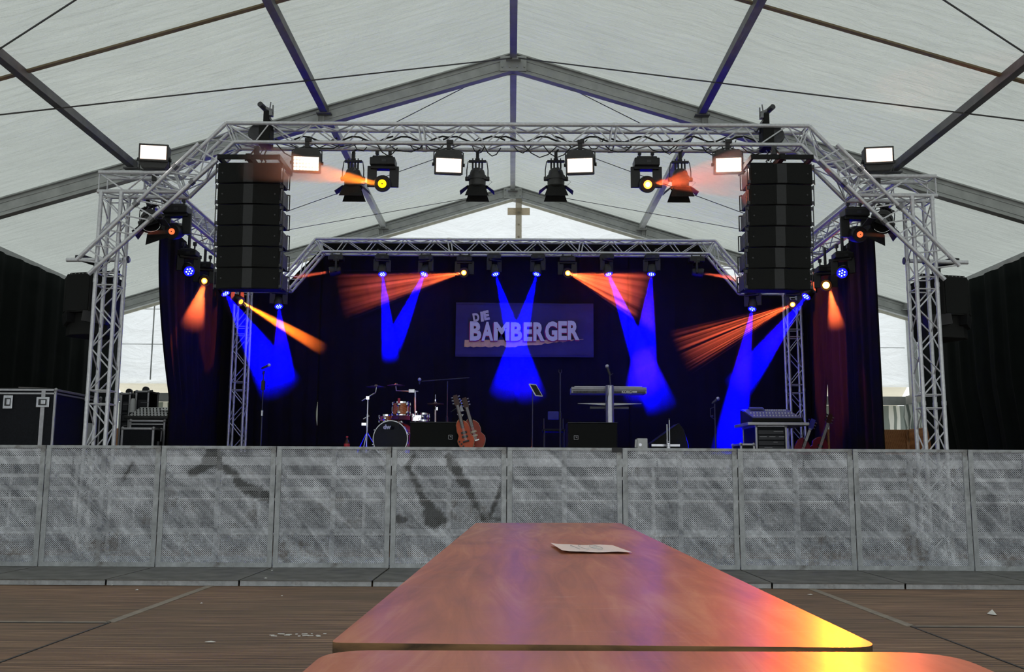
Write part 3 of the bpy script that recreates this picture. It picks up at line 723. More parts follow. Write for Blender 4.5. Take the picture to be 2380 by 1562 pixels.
# ---------------------------------------------------------------- par spotlights with barn doors
def par():
    t = thing('barn_door_spotlight', '', 'spotlight')       # origin: the hanging point; lamp looks straight down
    b = MB(); b.lathe([(.0, -.20), (.055, -.20), (.085, -.225), (.098, -.27), (.108, -.38), (.108, -.44)], (0, 0, 0), (0, 0, 1), 22, False)
    b.lathe([(.108, -.30), (.117, -.30), (.117, -.355), (.108, -.355)], (0, 0, 0), (0, 0, 1), 22, False)
    for s in (-1, 1): b.lathe([(.03, 0), (.03, .045), (.022, .05)], (s * .105, 0, -.335), (s, 0, 0), 12)
    b.build('housing', M_housing, t, smooth=True)
    b = MB(); b.tube([(-.135, 0, -.335), (-.135, 0, -.22), (-.12, 0, -.105), (.12, 0, -.105), (.135, 0, -.22), (.135, 0, -.335)], .007, 6); b.bar((-.11, 0, -.10), (.11, 0, -.10), .04, .025); b.build('yoke', M_black, t)
    b = MB()
    for x in (-.06, -.022, .022, .06): b.tube([(x, 0, -.06), (x, 0, -.12)], .008, 6); b.tube([(x, 0, -.12), (x * 1.0, 0, -.20)], .012, 6)
    b.build('power_plugs', M_black, t)
    b = MB(); b.box((0, 0, -.03), (.04, .05, .11)); b.tube([(0, -.02, .02), (.03, -.02, .05), (0.03, .02, .07)], .012, 6); b.build('clamp', M_black, t)
    b = MB(); b.lathe([(.112, -.44), (.125, -.44), (.125, -.46), (.112, -.46)], (0, 0, 0), (0, 0, 1), 22, False); b.build('barn_door_ring', M_blackmat, t)
    for k, (w0, w1, L) in enumerate(((.20, .30, .145), (.20, .30, .145), (.12, .17, .13), (.12, .17, .13))):
        b = MB()
        if k < 2:
            s = -1 if k == 0 else 1
            b.add([(-w0 / 2, s * .10, -.455), (w0 / 2, s * .10, -.455), (w1 / 2, s * (.10 + .035), -.455 - L), (-w1 / 2, s * (.10 + .035), -.455 - L)] +
                  [(-w0 / 2, s * .104, -.455), (w0 / 2, s * .104, -.455), (w1 / 2, s * (.104 + .035), -.455 - L), (-w1 / 2, s * (.104 + .035), -.455 - L)],
                  [(0, 1, 2, 3), (7, 6, 5, 4), (0, 4, 5, 1), (1, 5, 6, 2), (2, 6, 7, 3), (3, 7, 4, 0)])
        else:
            s = -1 if k == 2 else 1
            b.add([(s * .115, -w0 / 2, -.44), (s * .115, w0 / 2, -.44), (s * (.115 + .10), w1 / 2, -.44 - .085), (s * (.115 + .10), -w1 / 2, -.44 - .085)] +
                  [(s * .118, -w0 / 2, -.435), (s * .118, w0 / 2, -.435), (s * (.118 + .10), w1 / 2, -.435 - .085), (s * (.118 + .10), -w1 / 2, -.435 - .085)],
                  [(0, 1, 2, 3), (7, 6, 5, 4), (0, 4, 5, 1), (1, 5, 6, 2), (2, 6, 7, 3), (3, 7, 4, 0)])
        b.build('barn_door', M_grey if k > 1 else M_blackmat, t)
    b = MB(); b.tube([(.03, -.1, -.21), (.05, -.12, -.25), (.02, -.12, -.27), (.04, -.12, -.235)], .004, 5); b.tube([(.13, 0, -.34), (.19, -.02, -.38), (.13, -.02, -.44)], .0025, 5); b.build('safety_wire', M_clamp, t)
    return t
pr0 = par(); yp = YF + SZ
PA = [((822, 358), 0, 0, 0, 'black barn door spotlight left of the yellow-lit moving head'),
      ((1110, 358), 0, 0, 0, 'black barn door spotlight left of the ridge pole'),
      ((1292, 358), 0, 0, 0, 'black barn door spotlight right of the ridge pole'),
      ((1580, 360), 0, 0, 0, 'black barn door spotlight crossed by the orange beam on the right'),
      ((345, 470), -.5, -.35, 0, 'black barn door spotlight tilted inwards at the left corner truss'),
      ((2062, 474), -.5, .45, 0, 'black barn door spotlight tilted inwards at the right corner truss')]
for i, ((px, py), rx, ry, rzz, lb) in enumerate(PA):
    p = P(px, py, yp if i < 4 else YF + SZ + .1)
    o = pr0 if i == 0 else dup(pr0, p, 0, lb, 'barn door spotlights')
    o['label'] = lb; o['group'] = 'barn door spotlights'; o.location = p; o.rotation_euler = (rx, ry, rzz)
    if i in (0, 3): o.scale = (.97, .97, .95)

# ---------------------------------------------------------------- moving heads and beams of light in haze
BLUE, DOTB = (0.0005, 0.0005, 1.0), (0.35, 0.75, 1.0)
M_lensB = emis('blue lens', BLUE, 34.0); M_dotB = emis('pale blue led', DOTB, 9.0)
M_lensO = emis('orange lens', (1.0, 0.22, 0.02), 8.0); M_lensY = emis('amber lens', (1.0, 0.50, 0.0), 3.0)
M_lensR = emis('dim red lens', (1.0, 0.16, 0.05), 1.5); M_lensK = emis('strong orange lens', (1.0, 0.26, 0.02), 60.0)
M_core = emis('white hot lamp core', (1.0, 0.9, 0.6), 14.0)
def moving_head(p, tgt, kind, label, big=1.0, cat='stage light'):
    """p: lens centre (world); tgt: world point the head looks at; kind blue/orange/amber/red/key"""
    p = V(p); d = (V(tgt) - p).normalized()
    R = .088 * big; hl = .2 * big
    piv = p - d * hl * .62
    t = thing('moving_head_light', label, cat, piv + V((0, 0, .26 * big)), 0, 'moving head lights')
    yaw = math.atan2(d.x, -d.y) if abs(d.x) + abs(d.y) > .05 else 0
    sx = V((math.cos(yaw), math.sin(yaw), 0))
    b = MB(); c_ = piv + V((0, 0, .225 * big)); rot = Matrix.Rotation(0, 3, 'Z')
    b.box(c_, (.27 * big, .2 * big, .085 * big)); b.box(c_ + V((0, 0, .05 * big)), (.22 * big, .16 * big, .03 * big)); b.build('base', M_black, t, True, bevel=.012)
    b = MB(); b.box(c_ + V((.02, -.102 * big, 0)), (.05, .004, .03)); b.build('display', M_grey, t, True)
    for s in (-1, 1):
        b = MB(); b.tube([c_ + V((s * .08, 0, .05)), c_ + V((s * .08, 0, .13))], .012, 6); b.box(c_ + V((s * .08, 0, .14)), (.04, .05, .05)); b.build('clamp', M_grey, t, True)
    if 12.5 < p.y < 16.9 and abs(p.x) > 3:
        b = MB(); b.tube([c_ + V((0, 0, .04)), V((c_.x, c_.y, 4.32))], .022, 8); b.build('drop_pipe', M_grey, t, True)
    b = MB()
    for s in (-1, 1):
        q = piv + sx * (s * (R + .03 * big)); b.bar(q + V((0, 0, .19 * big)), q - V((0, 0, .04 * big)), .035 * big, .10 * big, sx)
    b.bar(piv + sx * -(R + .045 * big) + V((0, 0, .17 * big)), piv + sx * (R + .045 * big) + V((0, 0, .17 * big)), .10 * big, .035 * big)
    b.build('yoke', M_black, t, True, bevel=.006)
    b = MB(); b.lathe([(R * .55, -hl * .45), (R * .9, -hl * .35), (R * 1.02, 0), (R * 1.02, hl * .5), (R * .94, hl * .6), (R * .84, hl * .6), (R * .80, hl * .55), (0, hl * .55)], piv, d, 22, False); h = b.build('head', M_black, t, True, smooth=True)
    lm = {'blue': M_lensB, 'orange': M_lensO, 'amber': M_lensY, 'red': M_lensR, 'key': M_lensK}[kind]
    rr = R * {'blue': .82, 'key': .55, 'red': .38}.get(kind, .5)
    b = MB(); b.lathe([(rr, hl * .55), (rr, hl * .585), (rr * .6, hl * .6), (0, hl * .605)], piv, d, 20, False); ln = b.build('lens', lm, t, True, smooth=True)
    if kind == 'blue':
        b = MB(); u, w, a = basis(d)
        for k in range(7):
            o_ = V() if k == 0 else (u * math.cos(k * PI / 3 + .3) + w * math.sin(k * PI / 3 + .3)) * rr * .56
            b.lathe([(rr * .15, hl * .60), (0, hl * .625)], piv + o_, d, 8, False)
        x = b.build('led_dots', M_dotB, ln); 
        for v in x.data.vertices: v.co = V(v.co) - t.location
    elif kind in ('orange', 'key'):
        b = MB(); b.lathe([(rr * .55, hl * .60), (0, hl * .63)], piv, d, 14, False); x = b.build('lamp_core', M_core, ln)
        for v in x.data.vertices: v.co = V(v.co) - t.location
    else:
        b = MB(); b.lathe([(rr * .2, hl * .61), (0, hl * .63)], piv, d, 10, False); x = b.build('lamp_core', M_grey, ln)
        for v in x.data.vertices: v.co = V(v.co) - t.location
    return t, piv + d * (hl * .7), d

def haze_mat(L, wx0, wx1, wy0, wy1, dens, stripes, seed):
    mt = bpy.data.materials.new('stage haze'); mt.use_nodes = True; T = mt.node_tree; T.nodes.clear()
    def N(t_, **k):
        q = T.nodes.new(t_)
        for a, v in k.items(): setattr(q, a, v)
        return q
    def mth(op, a, b_=0.0, c_=0.0, cl=False):
        q = N('ShaderNodeMath', operation=op, use_clamp=cl)
        for i, v in enumerate((a, b_, c_)):
            if hasattr(v, 'links'): T.links.new(v, q.inputs[i])
            else: q.inputs[i].default_value = v
        return q.outputs[0]
    tc = N('ShaderNodeTexCoord'); sp = N('ShaderNodeSeparateXYZ'); T.links.new(tc.outputs['Object'], sp.inputs[0])
    z = mth('DIVIDE', sp.outputs[2], L)
    rx = mth('MULTIPLY_ADD', z, wx1 - wx0, wx0); ry = mth('MULTIPLY_ADD', z, wy1 - wy0, wy0)
    u = mth('DIVIDE', sp.outputs[0], rx); w = mth('DIVIDE', sp.outputs[1], ry)
    r2 = mth('ADD', mth('MULTIPLY', u, u), mth('MULTIPLY', w, w))
    rad = mth('MULTIPLY', mth('SUBTRACT', 1.0, r2, cl=True), 1.0)
    rad = mth('MINIMUM', mth('MULTIPLY', rad, 2.2), 1.0)
    fade = mth('MINIMUM', mth('MULTIPLY', mth('SUBTRACT', 1.0, z, cl=True), 3.0), 1.0)
    comp = mth('MULTIPLY_ADD', z, 1.3, 0.25)          # denser along the beam to offset the lamp's falloff with distance
    d = mth('MULTIPLY', mth('MULTIPLY', rad, fade), mth('MULTIPLY', comp, dens))
    if stripes:  # streaks of the light fan put into the haze density
        nz = N('ShaderNodeTexNoise'); nz.noise_dimensions = '1D'; nz.inputs['Scale'].default_value = stripes; nz.inputs['Detail'].default_value = 1
        T.links.new(mth('ADD', u, seed * 3.7), nz.inputs['W'])
        st = mth('MULTIPLY', mth('SUBTRACT', nz.outputs[0], 0.30, cl=True), 3.2)
        d = mth('MULTIPLY', d, mth('POWER', st, 1.6))
    vs = N('ShaderNodeVolumeScatter'); vs.inputs['Color'].default_value = (.95, .95, .95, 1); T.links.new(d, vs.inputs['Density'])
    out = N('ShaderNodeOutputMaterial'); T.links.new(vs.outputs[0], out.inputs['Volume'])
    return mt
NB = [0]
def beam(A, B, w0, w1, col, power, dens, label, flat=1.0, stripes=0.0, group='light beams in the stage haze', wide=None):
    """haze lit by a real spot at A; w0,w1 radii"""
    A, B = V(A), V(B); ax = (B - A).normalized(); L = (B - A).length
    ex = ax.cross(V((0, 1, 0))).normalized(); ey = ax.cross(ex).normalized()
    b = MB(); n = 28; m_ = 8
    for i in range(m_ + 1):
        f = i / m_; r = w0 + (w1 - w0) * f; r2 = w0 + (w1 * flat - w0) * f
        for j in range(n):
            a = 2 * PI * j / n; b.v.append(V((math.cos(a) * r, math.sin(a) * r2, L * f)))
    for i in range(m_):
        for j in range(n): b.f.append((i * n + j, i * n + (j + 1) % n, (i + 1) * n + (j + 1) % n, (i + 1) * n + j)); b.mi.append(0)
    b.f.append(tuple(range(n))[::-1]); b.f.append(tuple(m_ * n + j for j in range(n))); b.mi += [0, 0]
    NB[0] += 1
    o = b.build('light_shaft', haze_mat(L, w0, w1, w0, w1 * flat, dens, stripes, NB[0]))
    M = Matrix((ex, ey, ax)).transposed().to_4x4(); M.translation = A; o.matrix_world = M
    tag(o, label, 'light beam', group)
    ld = bpy.data.lights.new('spot', 'SPOT'); ld.energy = power; ld.color = col; ld.shadow_soft_size = 0.02
    half = math.atan((w1 - w0 * .5) / L) if L else .1
    ld.spot_size = min(3.0, 2 * half * (1.15 if flat == 1 else .85) + .02); ld.spot_blend = 0.35
    lo = bpy.data.objects.new('beam_lamp', ld); S.collection.objects.link(lo)
    q = A - ax * 0.0; Ml = Matrix((ex, ax.cross(ex), -ax)).transposed().to_4x4(); Ml = Matrix((ex, (-ax).cross(ex), -ax)).transposed().to_4x4(); Ml.translation = q; lo.matrix_world = Ml
    return o
CB, CO, CR = (0.0, 0.0, 1.0), (1.0, 0.13, 0.03), (1.0, 0.14, 0.06)
YL = YR - SZ
PB, PO = 85000, 2000
def px2m(w, Y): return w * Y * 0.995 / F / 2
def fixture_beam(src, dst, ws, we, Y, dY, kind, lab_l, lab_b, power, dens, col, big=1.0, flat=1.0, stripes=0.0, tgt=None, second=None):
    A = P(*src, Y); B = P(*dst, Y + dY)
    t, a, d = moving_head(A, tgt if tgt is not None else B, kind, lab_l, big)
    beam(a if tgt is None else A + (B - A).normalized() * .03, B, px2m(ws, Y), px2m(we, Y), col, power, dens, lab_b, flat, stripes)
# rear truss blue washes
for (sx_, sy_, ex_, ey_, we, pos) in ((889, 638, 908, 838, 44, 'first blue head from the left on the rear truss'),
                          (985, 638, 908, 812, 50, 'second blue head from the left on the rear truss'),
                          (1152, 638, 1238, 930, 74, 'third blue head from the left, above the banner lettering'),
                          (1247, 638, 1168, 925, 74, 'fourth blue head from the left, above the banner lettering'),
                          (1415, 638, 1540, 955, 80, 'fifth blue head from the left on the rear truss'),
                          (1514, 638, 1488, 935, 84, 'rightmost blue head on the rear truss')):
    fixture_beam((sx_, sy_), (ex_, ey_), 16, we, YL, -.9, 'blue', 'small black moving head, ' + pos, 'blue beam from the ' + pos.split(',')[0], PB, .09, CB, .95)
# side blue washes
fixture_beam((525, 683), (655, 905), 26, 110, 15.7, -.5, 'blue', 'moving head with blue lens just below the left speaker column', 'broad dim blue beam below the left speaker column', PB * .6, .07, CB, .95)
fixture_beam((648, 713), (660, 890), 18, 60, YL, -.9, 'blue', 'moving head with blue lens low at the left end of the rear arch', 'short blue beam crossed by the orange shaft on the left', PB * .8, .08, CB, .95)
fixture_beam((1748, 719), (1690, 1075), 22, 86, YL, -1.2, 'blue', 'moving head with blue lens low at the right end of the rear arch', 'steep blue beam falling beside the mixing desk', PB * 1.2, .09, CB, .95)
fixture_beam((1873, 690), (1712, 905), 24, 74, 15.2, -.6, 'blue', 'moving head with blue lens below the right speaker column', 'slanting blue beam from below the right speaker column', PB, .09, CB, .95)
moving_head(P(440, 631, 13.2), P(505, 760, 11.6), 'blue', 'moving head with blue lens high on the left drape', .95)
moving_head(P(1957, 635, 13.0), P(1880, 740, 11.0), 'blue', 'moving head with blue lens high on the right red-lit drape', .95)
# orange heads
fixture_beam((1078, 634), (787, 690), 10, 135, YL, -.5, 'orange', 'moving head with orange lens on the rear truss left of the banner', 'fan of dull red light spreading left from the rear truss', PO * 1.0, .75, CO, 1.05, .35, 9, tgt=P(1000, 690, 12))
fixture_beam((1320, 635), (1500, 690), 10, 150, YL, -.5, 'orange', 'moving head with orange lens on the rear truss right of the banner', 'fan of red light spreading right from the rear truss', PO * 1.0, .75, CO, 1.05, .35, 7, tgt=P(1400, 700, 12))
fixture_beam((1842, 708), (1578, 822), 10, 120, 16.6, -.3, 'orange', 'moving head with orange lens at the top of the rear right tower', 'striped red fan spreading left from the rear right tower', PO * .8, .9, CO, .95, .35, 8, tgt=P(1700, 800, 12))
fixture_beam((561, 702), (752, 812), 14, 34, 16.6, -.8, 'amber', 'moving head with amber lens at the top of the rear left tower', 'narrow orange shaft slanting down to the right', 9000, 1.1, (1, .17, .005), 1.0)
fixture_beam((475, 653), (446, 760), 16, 62, 14.2, -.5, 'orange', 'moving head with glowing orange lens on the left drape', 'short orange beam down the left drape', 500, 1.6, CO, .95, 1, 0, tgt=P(560, 800, 8))
fixture_beam((765, 632), (680, 645), 8, 14, YL, -.1, 'red', 'moving head with dim red lens at the left end of the rear truss', 'thin red beam at the left end of the rear truss', 300, 1.5, CR, 1.0)
fixture_beam((1635, 636), (1740, 652), 8, 18, YL, -.1, 'red', 'moving head with dim red lens at the right end of the rear truss', 'thin red beam at the right end of the rear truss', 500, 1.5, CR, 1.0)
# the key lamp that shines at the beer table
KP = P(1920, 663, 14.0)
moving_head(KP, V((0.25, 0.9, .77)), 'key', 'moving head with dazzling orange lens facing the camera', 1.0)
beam(KP + V((0, -.16, -.08)), P(1945, 765, 13.6), .05, .14, CO, 400, 1.6, 'orange flare of light below the dazzling lamp')
ld = bpy.data.lights.new('key_spot', 'SPOT'); ld.energy = 1900; ld.color = (1.0, 0.115, 0.003); ld.spot_size = 0.16; ld.spot_blend = .6; ld.shadow_soft_size = .09
lo = bpy.data.objects.new('key_spot', ld); S.collection.objects.link(lo); dk = (V((0.32, 0.85, .77)) - KP).normalized(); kp = KP + dk * .15
lo.location = kp; lo.rotation_euler = (-dk).to_track_quat('Z', 'Y').to_euler()
# big front heads
def front_head(px, tgt, kind, label, Y=YF + .02, big=1.15): return moving_head(P(*px, Y), tgt, kind, label, big)
front_head((888, 427), P(820, 440, YF - 3.2), 'amber', 'large moving head with glowing amber lens under the front truss')
beam(P(876, 426, YF - .16), P(560, 368, YF - 1.0), .035, .26, (1, .20, .01), 330, 3.2, 'pale orange beam from the amber head towards the left speaker column')
front_head((1506, 429), P(1600, 450, YF - 2.6), 'orange', 'large moving head with orange lens under the front truss right of centre')
beam(P(1516, 428, YF - .16), P(1745, 402, YF - .5), .03, .36, CO, 140, 2.2, 'peach fan of light from the orange head towards the right speaker column', 1, 5)
front_head((398, 538), P(330, 545, YF - .4), 'red', 'large moving head at the left corner truss beside the tilted spotlight', YF + .35, 1.15)
beam(P(396, 538, YF + .0), P(322, 543, YF - .2), .03, .028, CO, 40, 8, 'tiny orange streak from the left corner moving head')
front_head((2000, 545), P(2070, 552, YF - .4), 'red', 'large moving head at the right corner truss beside the tilted spotlight', YF + .35, 1.15)
beam(P(2003, 545, YF + .0), P(2078, 548, YF - .2), .03, .028, CO, 40, 8, 'tiny orange streak from the right corner moving head')
# cables hanging in the front truss
rnd = random.Random(5)
b = MB()
for k in range(26):
    px = 640 + k * 45 + rnd.uniform(-12, 12); A = P(px, 335, YF + rnd.uniform(-.1, .1)); Bq = P(px + rnd.uniform(30, 90), rnd.uniform(320, 345), YF + rnd.uniform(-.1, .1)); mid = (A + Bq) / 2 - V((0, 0, rnd.uniform(.03, .16)))
    b.tube([A, A.lerp(mid, .5) - V((0, 0, .03)), mid, mid.lerp(Bq, .5) - V((0, 0, .03)), Bq], .007, 5)
for k in range(9):
    px = 640 + k * 130; pts = [P(px + i * 16, 318 + 7 * math.sin(i * 1.1 + k) + 6, YF + SZ) for i in range(10)]; b.tube(pts, .012, 5)
tag(b.build('truss_cables', M_cable), 'black cables looped along the front truss', 'cable', None, 'stuff')
# ---------------------------------------------------------------- crowd barriers
def barrier_mat():
    t = NT('perforated galvanised sheet')
    tc = t.node('ShaderNodeTexCoord'); sep = t.node('ShaderNodeSeparateXYZ'); t.t.links.new(tc.outputs['Object'], sep.inputs[0])
    p = 0.0195
    def cell(off):
        a = t.math('SUBTRACT', t.math('FRACT', t.math('ADD', t.math('MULTIPLY', sep.outputs[0], 1 / p), off + 100)), .5)
        c = t.math('SUBTRACT', t.math('FRACT', t.math('ADD', t.math('MULTIPLY', sep.outputs[2], 1 / p), off + 100)), .5)
        return t.math('ADD', t.math('MULTIPLY', a, a), t.math('MULTIPLY', c, c))
    hole = t.math('LESS_THAN', t.math('MINIMUM', cell(0.0), cell(0.5)), 0.205 ** 2)
    at = t.node('ShaderNodeAttribute', attribute_name='stain')
    oi = t.node('ShaderNodeObjectInfo')
    wc = t.node('ShaderNodeTexCoord'); va = t.node('ShaderNodeVectorMath', operation='ADD'); t.t.links.new(wc.outputs['Object'], va.inputs[0])
    cmb = t.node('ShaderNodeCombineXYZ'); t.set(cmb.inputs[0], t.math('MULTIPLY', oi.outputs['Random'], 40.0)); t.t.links.new(cmb.outputs[0], va.inputs[1])
    def mp(sc, rot):
        q = t.node('ShaderNodeMapping'); q.inputs['Scale'].default_value = sc; q.inputs['Rotation'].default_value = rot; t.t.links.new(va.outputs[0], q.inputs[0]); return q.outputs[0]
    m1 = mp((1, 1, 1), (0, -.8, 0)); m2 = t.node('ShaderNodeMapping'); m2.inputs['Scale'].default_value = (1.3, 1, 6.0); t.t.links.new(m1, m2.inputs[0])
    smear = t.noise(m2.outputs[0], 1.15, 6, .62, .9)
    blot = t.noise(mp((1, 1, 1), (0, 0, 0)), 6.0, 6, .65, .5)
    fine = t.noise(mp((1, 1, 1), (0, 0, 0)), 38.0, 3, .6)
    f = t.math('ADD', t.math('MULTIPLY', smear, .5), t.math('ADD', t.math('MULTIPLY', blot, .32), t.math('MULTIPLY', fine, .18)))
    c = t.ramp(f, [(.40, (.26, .27, .30)), (.5, (.50, .515, .56)), (.61, (.86, .88, .94))])
    rust = t.noise(mp((1, 1, 1), (0, 0, 0)), 3.0, 6, .7)
    low = t.math('SUBTRACT', 1.0, t.math('MULTIPLY', sep.outputs[2], 1.0))
    c = t.mix(t.math('MULTIPLY', t.ramp(t.math('ADD', rust, t.math('MULTIPLY', low, .08)), [(.60, (0, 0, 0)), (.70, (1, 1, 1))]), .6), c, (.12, .09, .065))
    c = t.mix(at.outputs['Fac'], c, (.085, .085, .085))
    t.set(t.b.inputs['Base Color'], c); t.b.inputs['Roughness'].default_value = .55; t.b.inputs['Metallic'].default_value = .1
    tr = t.node('ShaderNodeBsdfTransparent'); mx = t.node('ShaderNodeMixShader'); t.set(mx.inputs[0], hole)
    t.t.links.new(t.b.outputs[0], mx.inputs[1]); t.t.links.new(tr.outputs[0], mx.inputs[2]); t.t.links.new(mx.outputs[0], t.out.inputs[0])
    return t.m
M_perf = barrier_mat()
def galv():
    t = NT('galvanised barrier frame'); v = t.coord((1, 1, 1)); nz = t.noise(v, 9, 6, .7); n2 = t.noise(v, 2.5, 5, .7)
    c = t.ramp(nz, [(.3, (.28, .29, .30)), (.7, (.55, .57, .59))]); c = t.mix(t.ramp(n2, [(.56, (0, 0, 0)), (.68, (.8, .8, .8))]), c, (.11, .085, .06))
    t.set(t.b.inputs['Base Color'], c); t.b.inputs['Roughness'].default_value = .5; t.b.inputs['Metallic'].default_value = .3; return t.m
M_gframe = galv()
YB = 9.4; PZ = 0.05
gx = [P(x, 1200, YB).x for x in (-170, 97, 368, 637, 907, 1177, 1447, 1718, 1987, 2257, 2528)]
pitch = (gx[-2] - gx[1]) / 8; g0 = gx[1]; BH = P(1190, 1040, YB).z - PZ
print('BARRIER pitch', pitch, 'h', BH)
def seg_d(x, z, pts):
    m_ = 9
    for i in range(len(pts) - 1):
        (ax, az, aw), (bx, bz, bw) = pts[i], pts[i + 1]; L = (bx - ax) ** 2 + (bz - az) ** 2
        t_ = max(0, min(1, ((x - ax) * (bx - ax) + (z - az) * (bz - az)) / L)); w = aw + (bw - aw) * t_
        d = math.hypot(x - ax - (bx - ax) * t_, z - az - (bz - az) * t_) - w; m_ = min(m_, d)
    return m_
def pl(panel, pts):       # photograph px -> panel coordinates (x 0..1, z 0..1), radius px
    x0 = (97, 368, 637, 907, 1177, 1447)[panel]
    return [((x - x0) / 270 * pitch, (1322 - y) / 282 * BH, r / 245) for x, y, r in pts]
stains = {2: [pl(1, [(490, 1062, 22), (480, 1075, 18)]), pl(1, [(440, 1105, 10), (490, 1078, 10), (540, 1108, 9), (565, 1140, 13), (600, 1150, 16), (622, 1160, 12)])],
          4: [pl(3, [(958, 1062, 5), (945, 1085, 7), (965, 1130, 7), (990, 1175, 10), (1008, 1205, 24), (1030, 1210, 10)]),
              pl(3, [(1040, 1062, 8), (1052, 1085, 14), (1080, 1130, 10), (1105, 1175, 6), (1122, 1208, 4)]), pl(3, [(1168, 1125, 7), (1150, 1170, 5), (1136, 1205, 4), (1170, 1210, 5)]),
              pl(3, [(925, 1208, 9), (938, 1210, 8)])],
          6: [], 1: [pl(0, [(300, 1080, 3), (280, 1120, 4)])]}
blabs = ['at the far left edge, behind the large flight case side', 'second from the left, with pale smears in the middle',
         'with a dark branching stain near its top', 'fourth from the left, in front of the rear left tower', 'with long dark run marks, left of the beer table end',
         'directly behind the middle of the beer table', 'seventh from the left, right of the black tape', 'third from the right, below the mixing rack',
         'second from the right, in front of the right truss tower', 'at the far right edge, tinted bluish']
bl0 = None
for i in range(10):
    x0 = g0 + (i - 1) * pitch + .004; w = pitch - .008; h = BH
    t = thing('crowd_barrier', 'perforated grey steel crowd barrier ' + blabs[i], 'barrier', (x0, YB, PZ), 0, 'crowd barriers')
    n = 56; b = MB(); ss = stains.get(i, []); col = []; rn = random.Random(i)
    for j in range(n + 1):
        for k in range(n + 1):
            x = w * k / n; z = h * j / n; b.v.append(V((x, 0, z)))
            jx = .006 * math.sin(z * 70 + x * 31) + .005 * math.sin(x * 90 + z * 23)
            d = min([seg_d(x + jx, z + jx, s_) for s_ in ss] or [9]); col.append(max(0, min(.85, .5 - d / .012)))
    for j in range(n):
        for k in range(n):
            a = j * (n + 1) + k; b.f.append((a, a + 1, a + n + 2, a + n + 1)); b.mi.append(0)
    o = b.build('perforated_panel', M_perf, t, fix=False)
    ca = o.data.color_attributes.new('stain', 'FLOAT_COLOR', 'POINT')
    for q, c_ in enumerate(col): ca.data[q].color = (c_, c_, c_, 1)
    b = MB()
    for x in (.024, w - .024): b.box((x, -.004, h / 2), (.048, .014, h))
    b.box((w / 2, -.005, h - .0145), (w - .002, .016, .029)); b.box((w / 2, -.0055, .0235), (w - .002, .014, .044)); b.box((w / 2, .03, h - .004), (w, .08, .008))
    b.build('frame', M_gframe, t, bevel=.002)
    b = MB()
    for z in (h * .30, h * .645): b.box((w / 2, .018, z), (w - .05, .03, .04))
    b.box((w / 2, .018, h / 2), (.045, .03, h - .05)); b.build('rear_ribs', M_gframe, t)
    b = MB()
    for x in (.05, w - .05): b.tube([(x, .03, h * .85), (x, .95, .02)], .018, 8)
    b.box((w / 2, .5, .01), (w - .02, 1.0, .02)); b.build('rear_brace', M_galv, t)
    b = MB(); yf = -(YB - 8.28); b.box((w / 2, yf / 2 - .01, -.003), (w - .008, -yf, .008)); b.build('footplate', M_rust, t)
    b = MB(); b.box((w / 2, yf, -.024), (w - .008, .008, .046)); b.build('footplate_lip', M_gframe, t)
    if i == 5:
        b = MB(); b.box((w - .045, -.014, h - .02), (.10, .006, .045)); b.build('tape', M_black, t)['label'] = 'black tape on the top corner'
for s, lb in ((5, None),): pass

# ---------------------------------------------------------------- beer tables
tw = wood('lacquered orange pine', (0.30, 0.085, 0.035), (0.46, 0.17, 0.075), .30, (9, 1.1, 9))
def table_mat():
    t = NT('lacquered table wood'); g = t.noise(t.coord((7.0, .8, 7)), 2.2, 7, .62, 1.6); pt = t.noise(t.coord((2.2, 1.4, 1)), 1.6, 4, .6, .8)
    sc = t.noise(t.coord((2.5, 16, 1), (0, 0, .12)), 2.5, 5, .75, .4); f = t.math('ADD', t.math('MULTIPLY', g, .62), t.math('MULTIPLY', pt, .38))
    c = t.ramp(f, [(.37, (.40, .12, .05)), (.52, (.60, .19, .085)), (.64, (.72, .30, .15))])
    c = t.mix(t.ramp(sc, [(.60, (0, 0, 0)), (.74, (.5, .5, .5))]), c, (.75, .48, .36))
    t.set(t.b.inputs['Base Color'], c); t.b.inputs['Specular IOR Level'].default_value = .5
    t.set(t.b.inputs['Roughness'], t.ramp(pt, [(.3, (.34,) * 3), (.7, (.42,) * 3)]))
    t.b.inputs['Coat Weight'].default_value = .3; t.b.inputs['Coat Roughness'].default_value = .22
    t.bump(t.math('ADD', g, t.math('MULTIPLY', sc, .6)), .10, .003); return t.m
M_table = table_mat()
M_edge = wood('worn dark table edge', (.03, .018, .008), (.26, .14, .055), .8, (16, 30, 60)).m
TT = .764
def rrect(x0, x1, y0, y1, r, n=6, skew=0.0, rr=None):
    pts = []
    for cx_, cy_, a0, ri in ((x1, y1, 0, r), (x0, y1, 90, r), (x0, y0, 180, r if rr is None else rr[0]), (x1, y0, 270, r if rr is None else rr[1])):
        sx_ = 1 if cx_ == x1 else -1; sy_ = 1 if cy_ == y1 else -1
        for k in range(n + 1):
            a = math.radians(a0 + 90 * k / n); pts.append((cx_ - sx_ * ri + ri * math.cos(a), cy_ - sy_ * ri + ri * math.sin(a)))
    return pts
def ground(px, py, z):
    d = FW + RT * ((px - 1190) / F) + UP * ((781 - py) / F); return V((0, 0, CZ)) + d * ((z - CZ) / d.z)
fl, fr_, nl, nr = ground(1106, 1215.5, TT), ground(1442, 1215.5, TT), ground(768, 1494, TT), ground(2052, 1506, TT)
print('TABLE', fl, fr_, nl, nr)
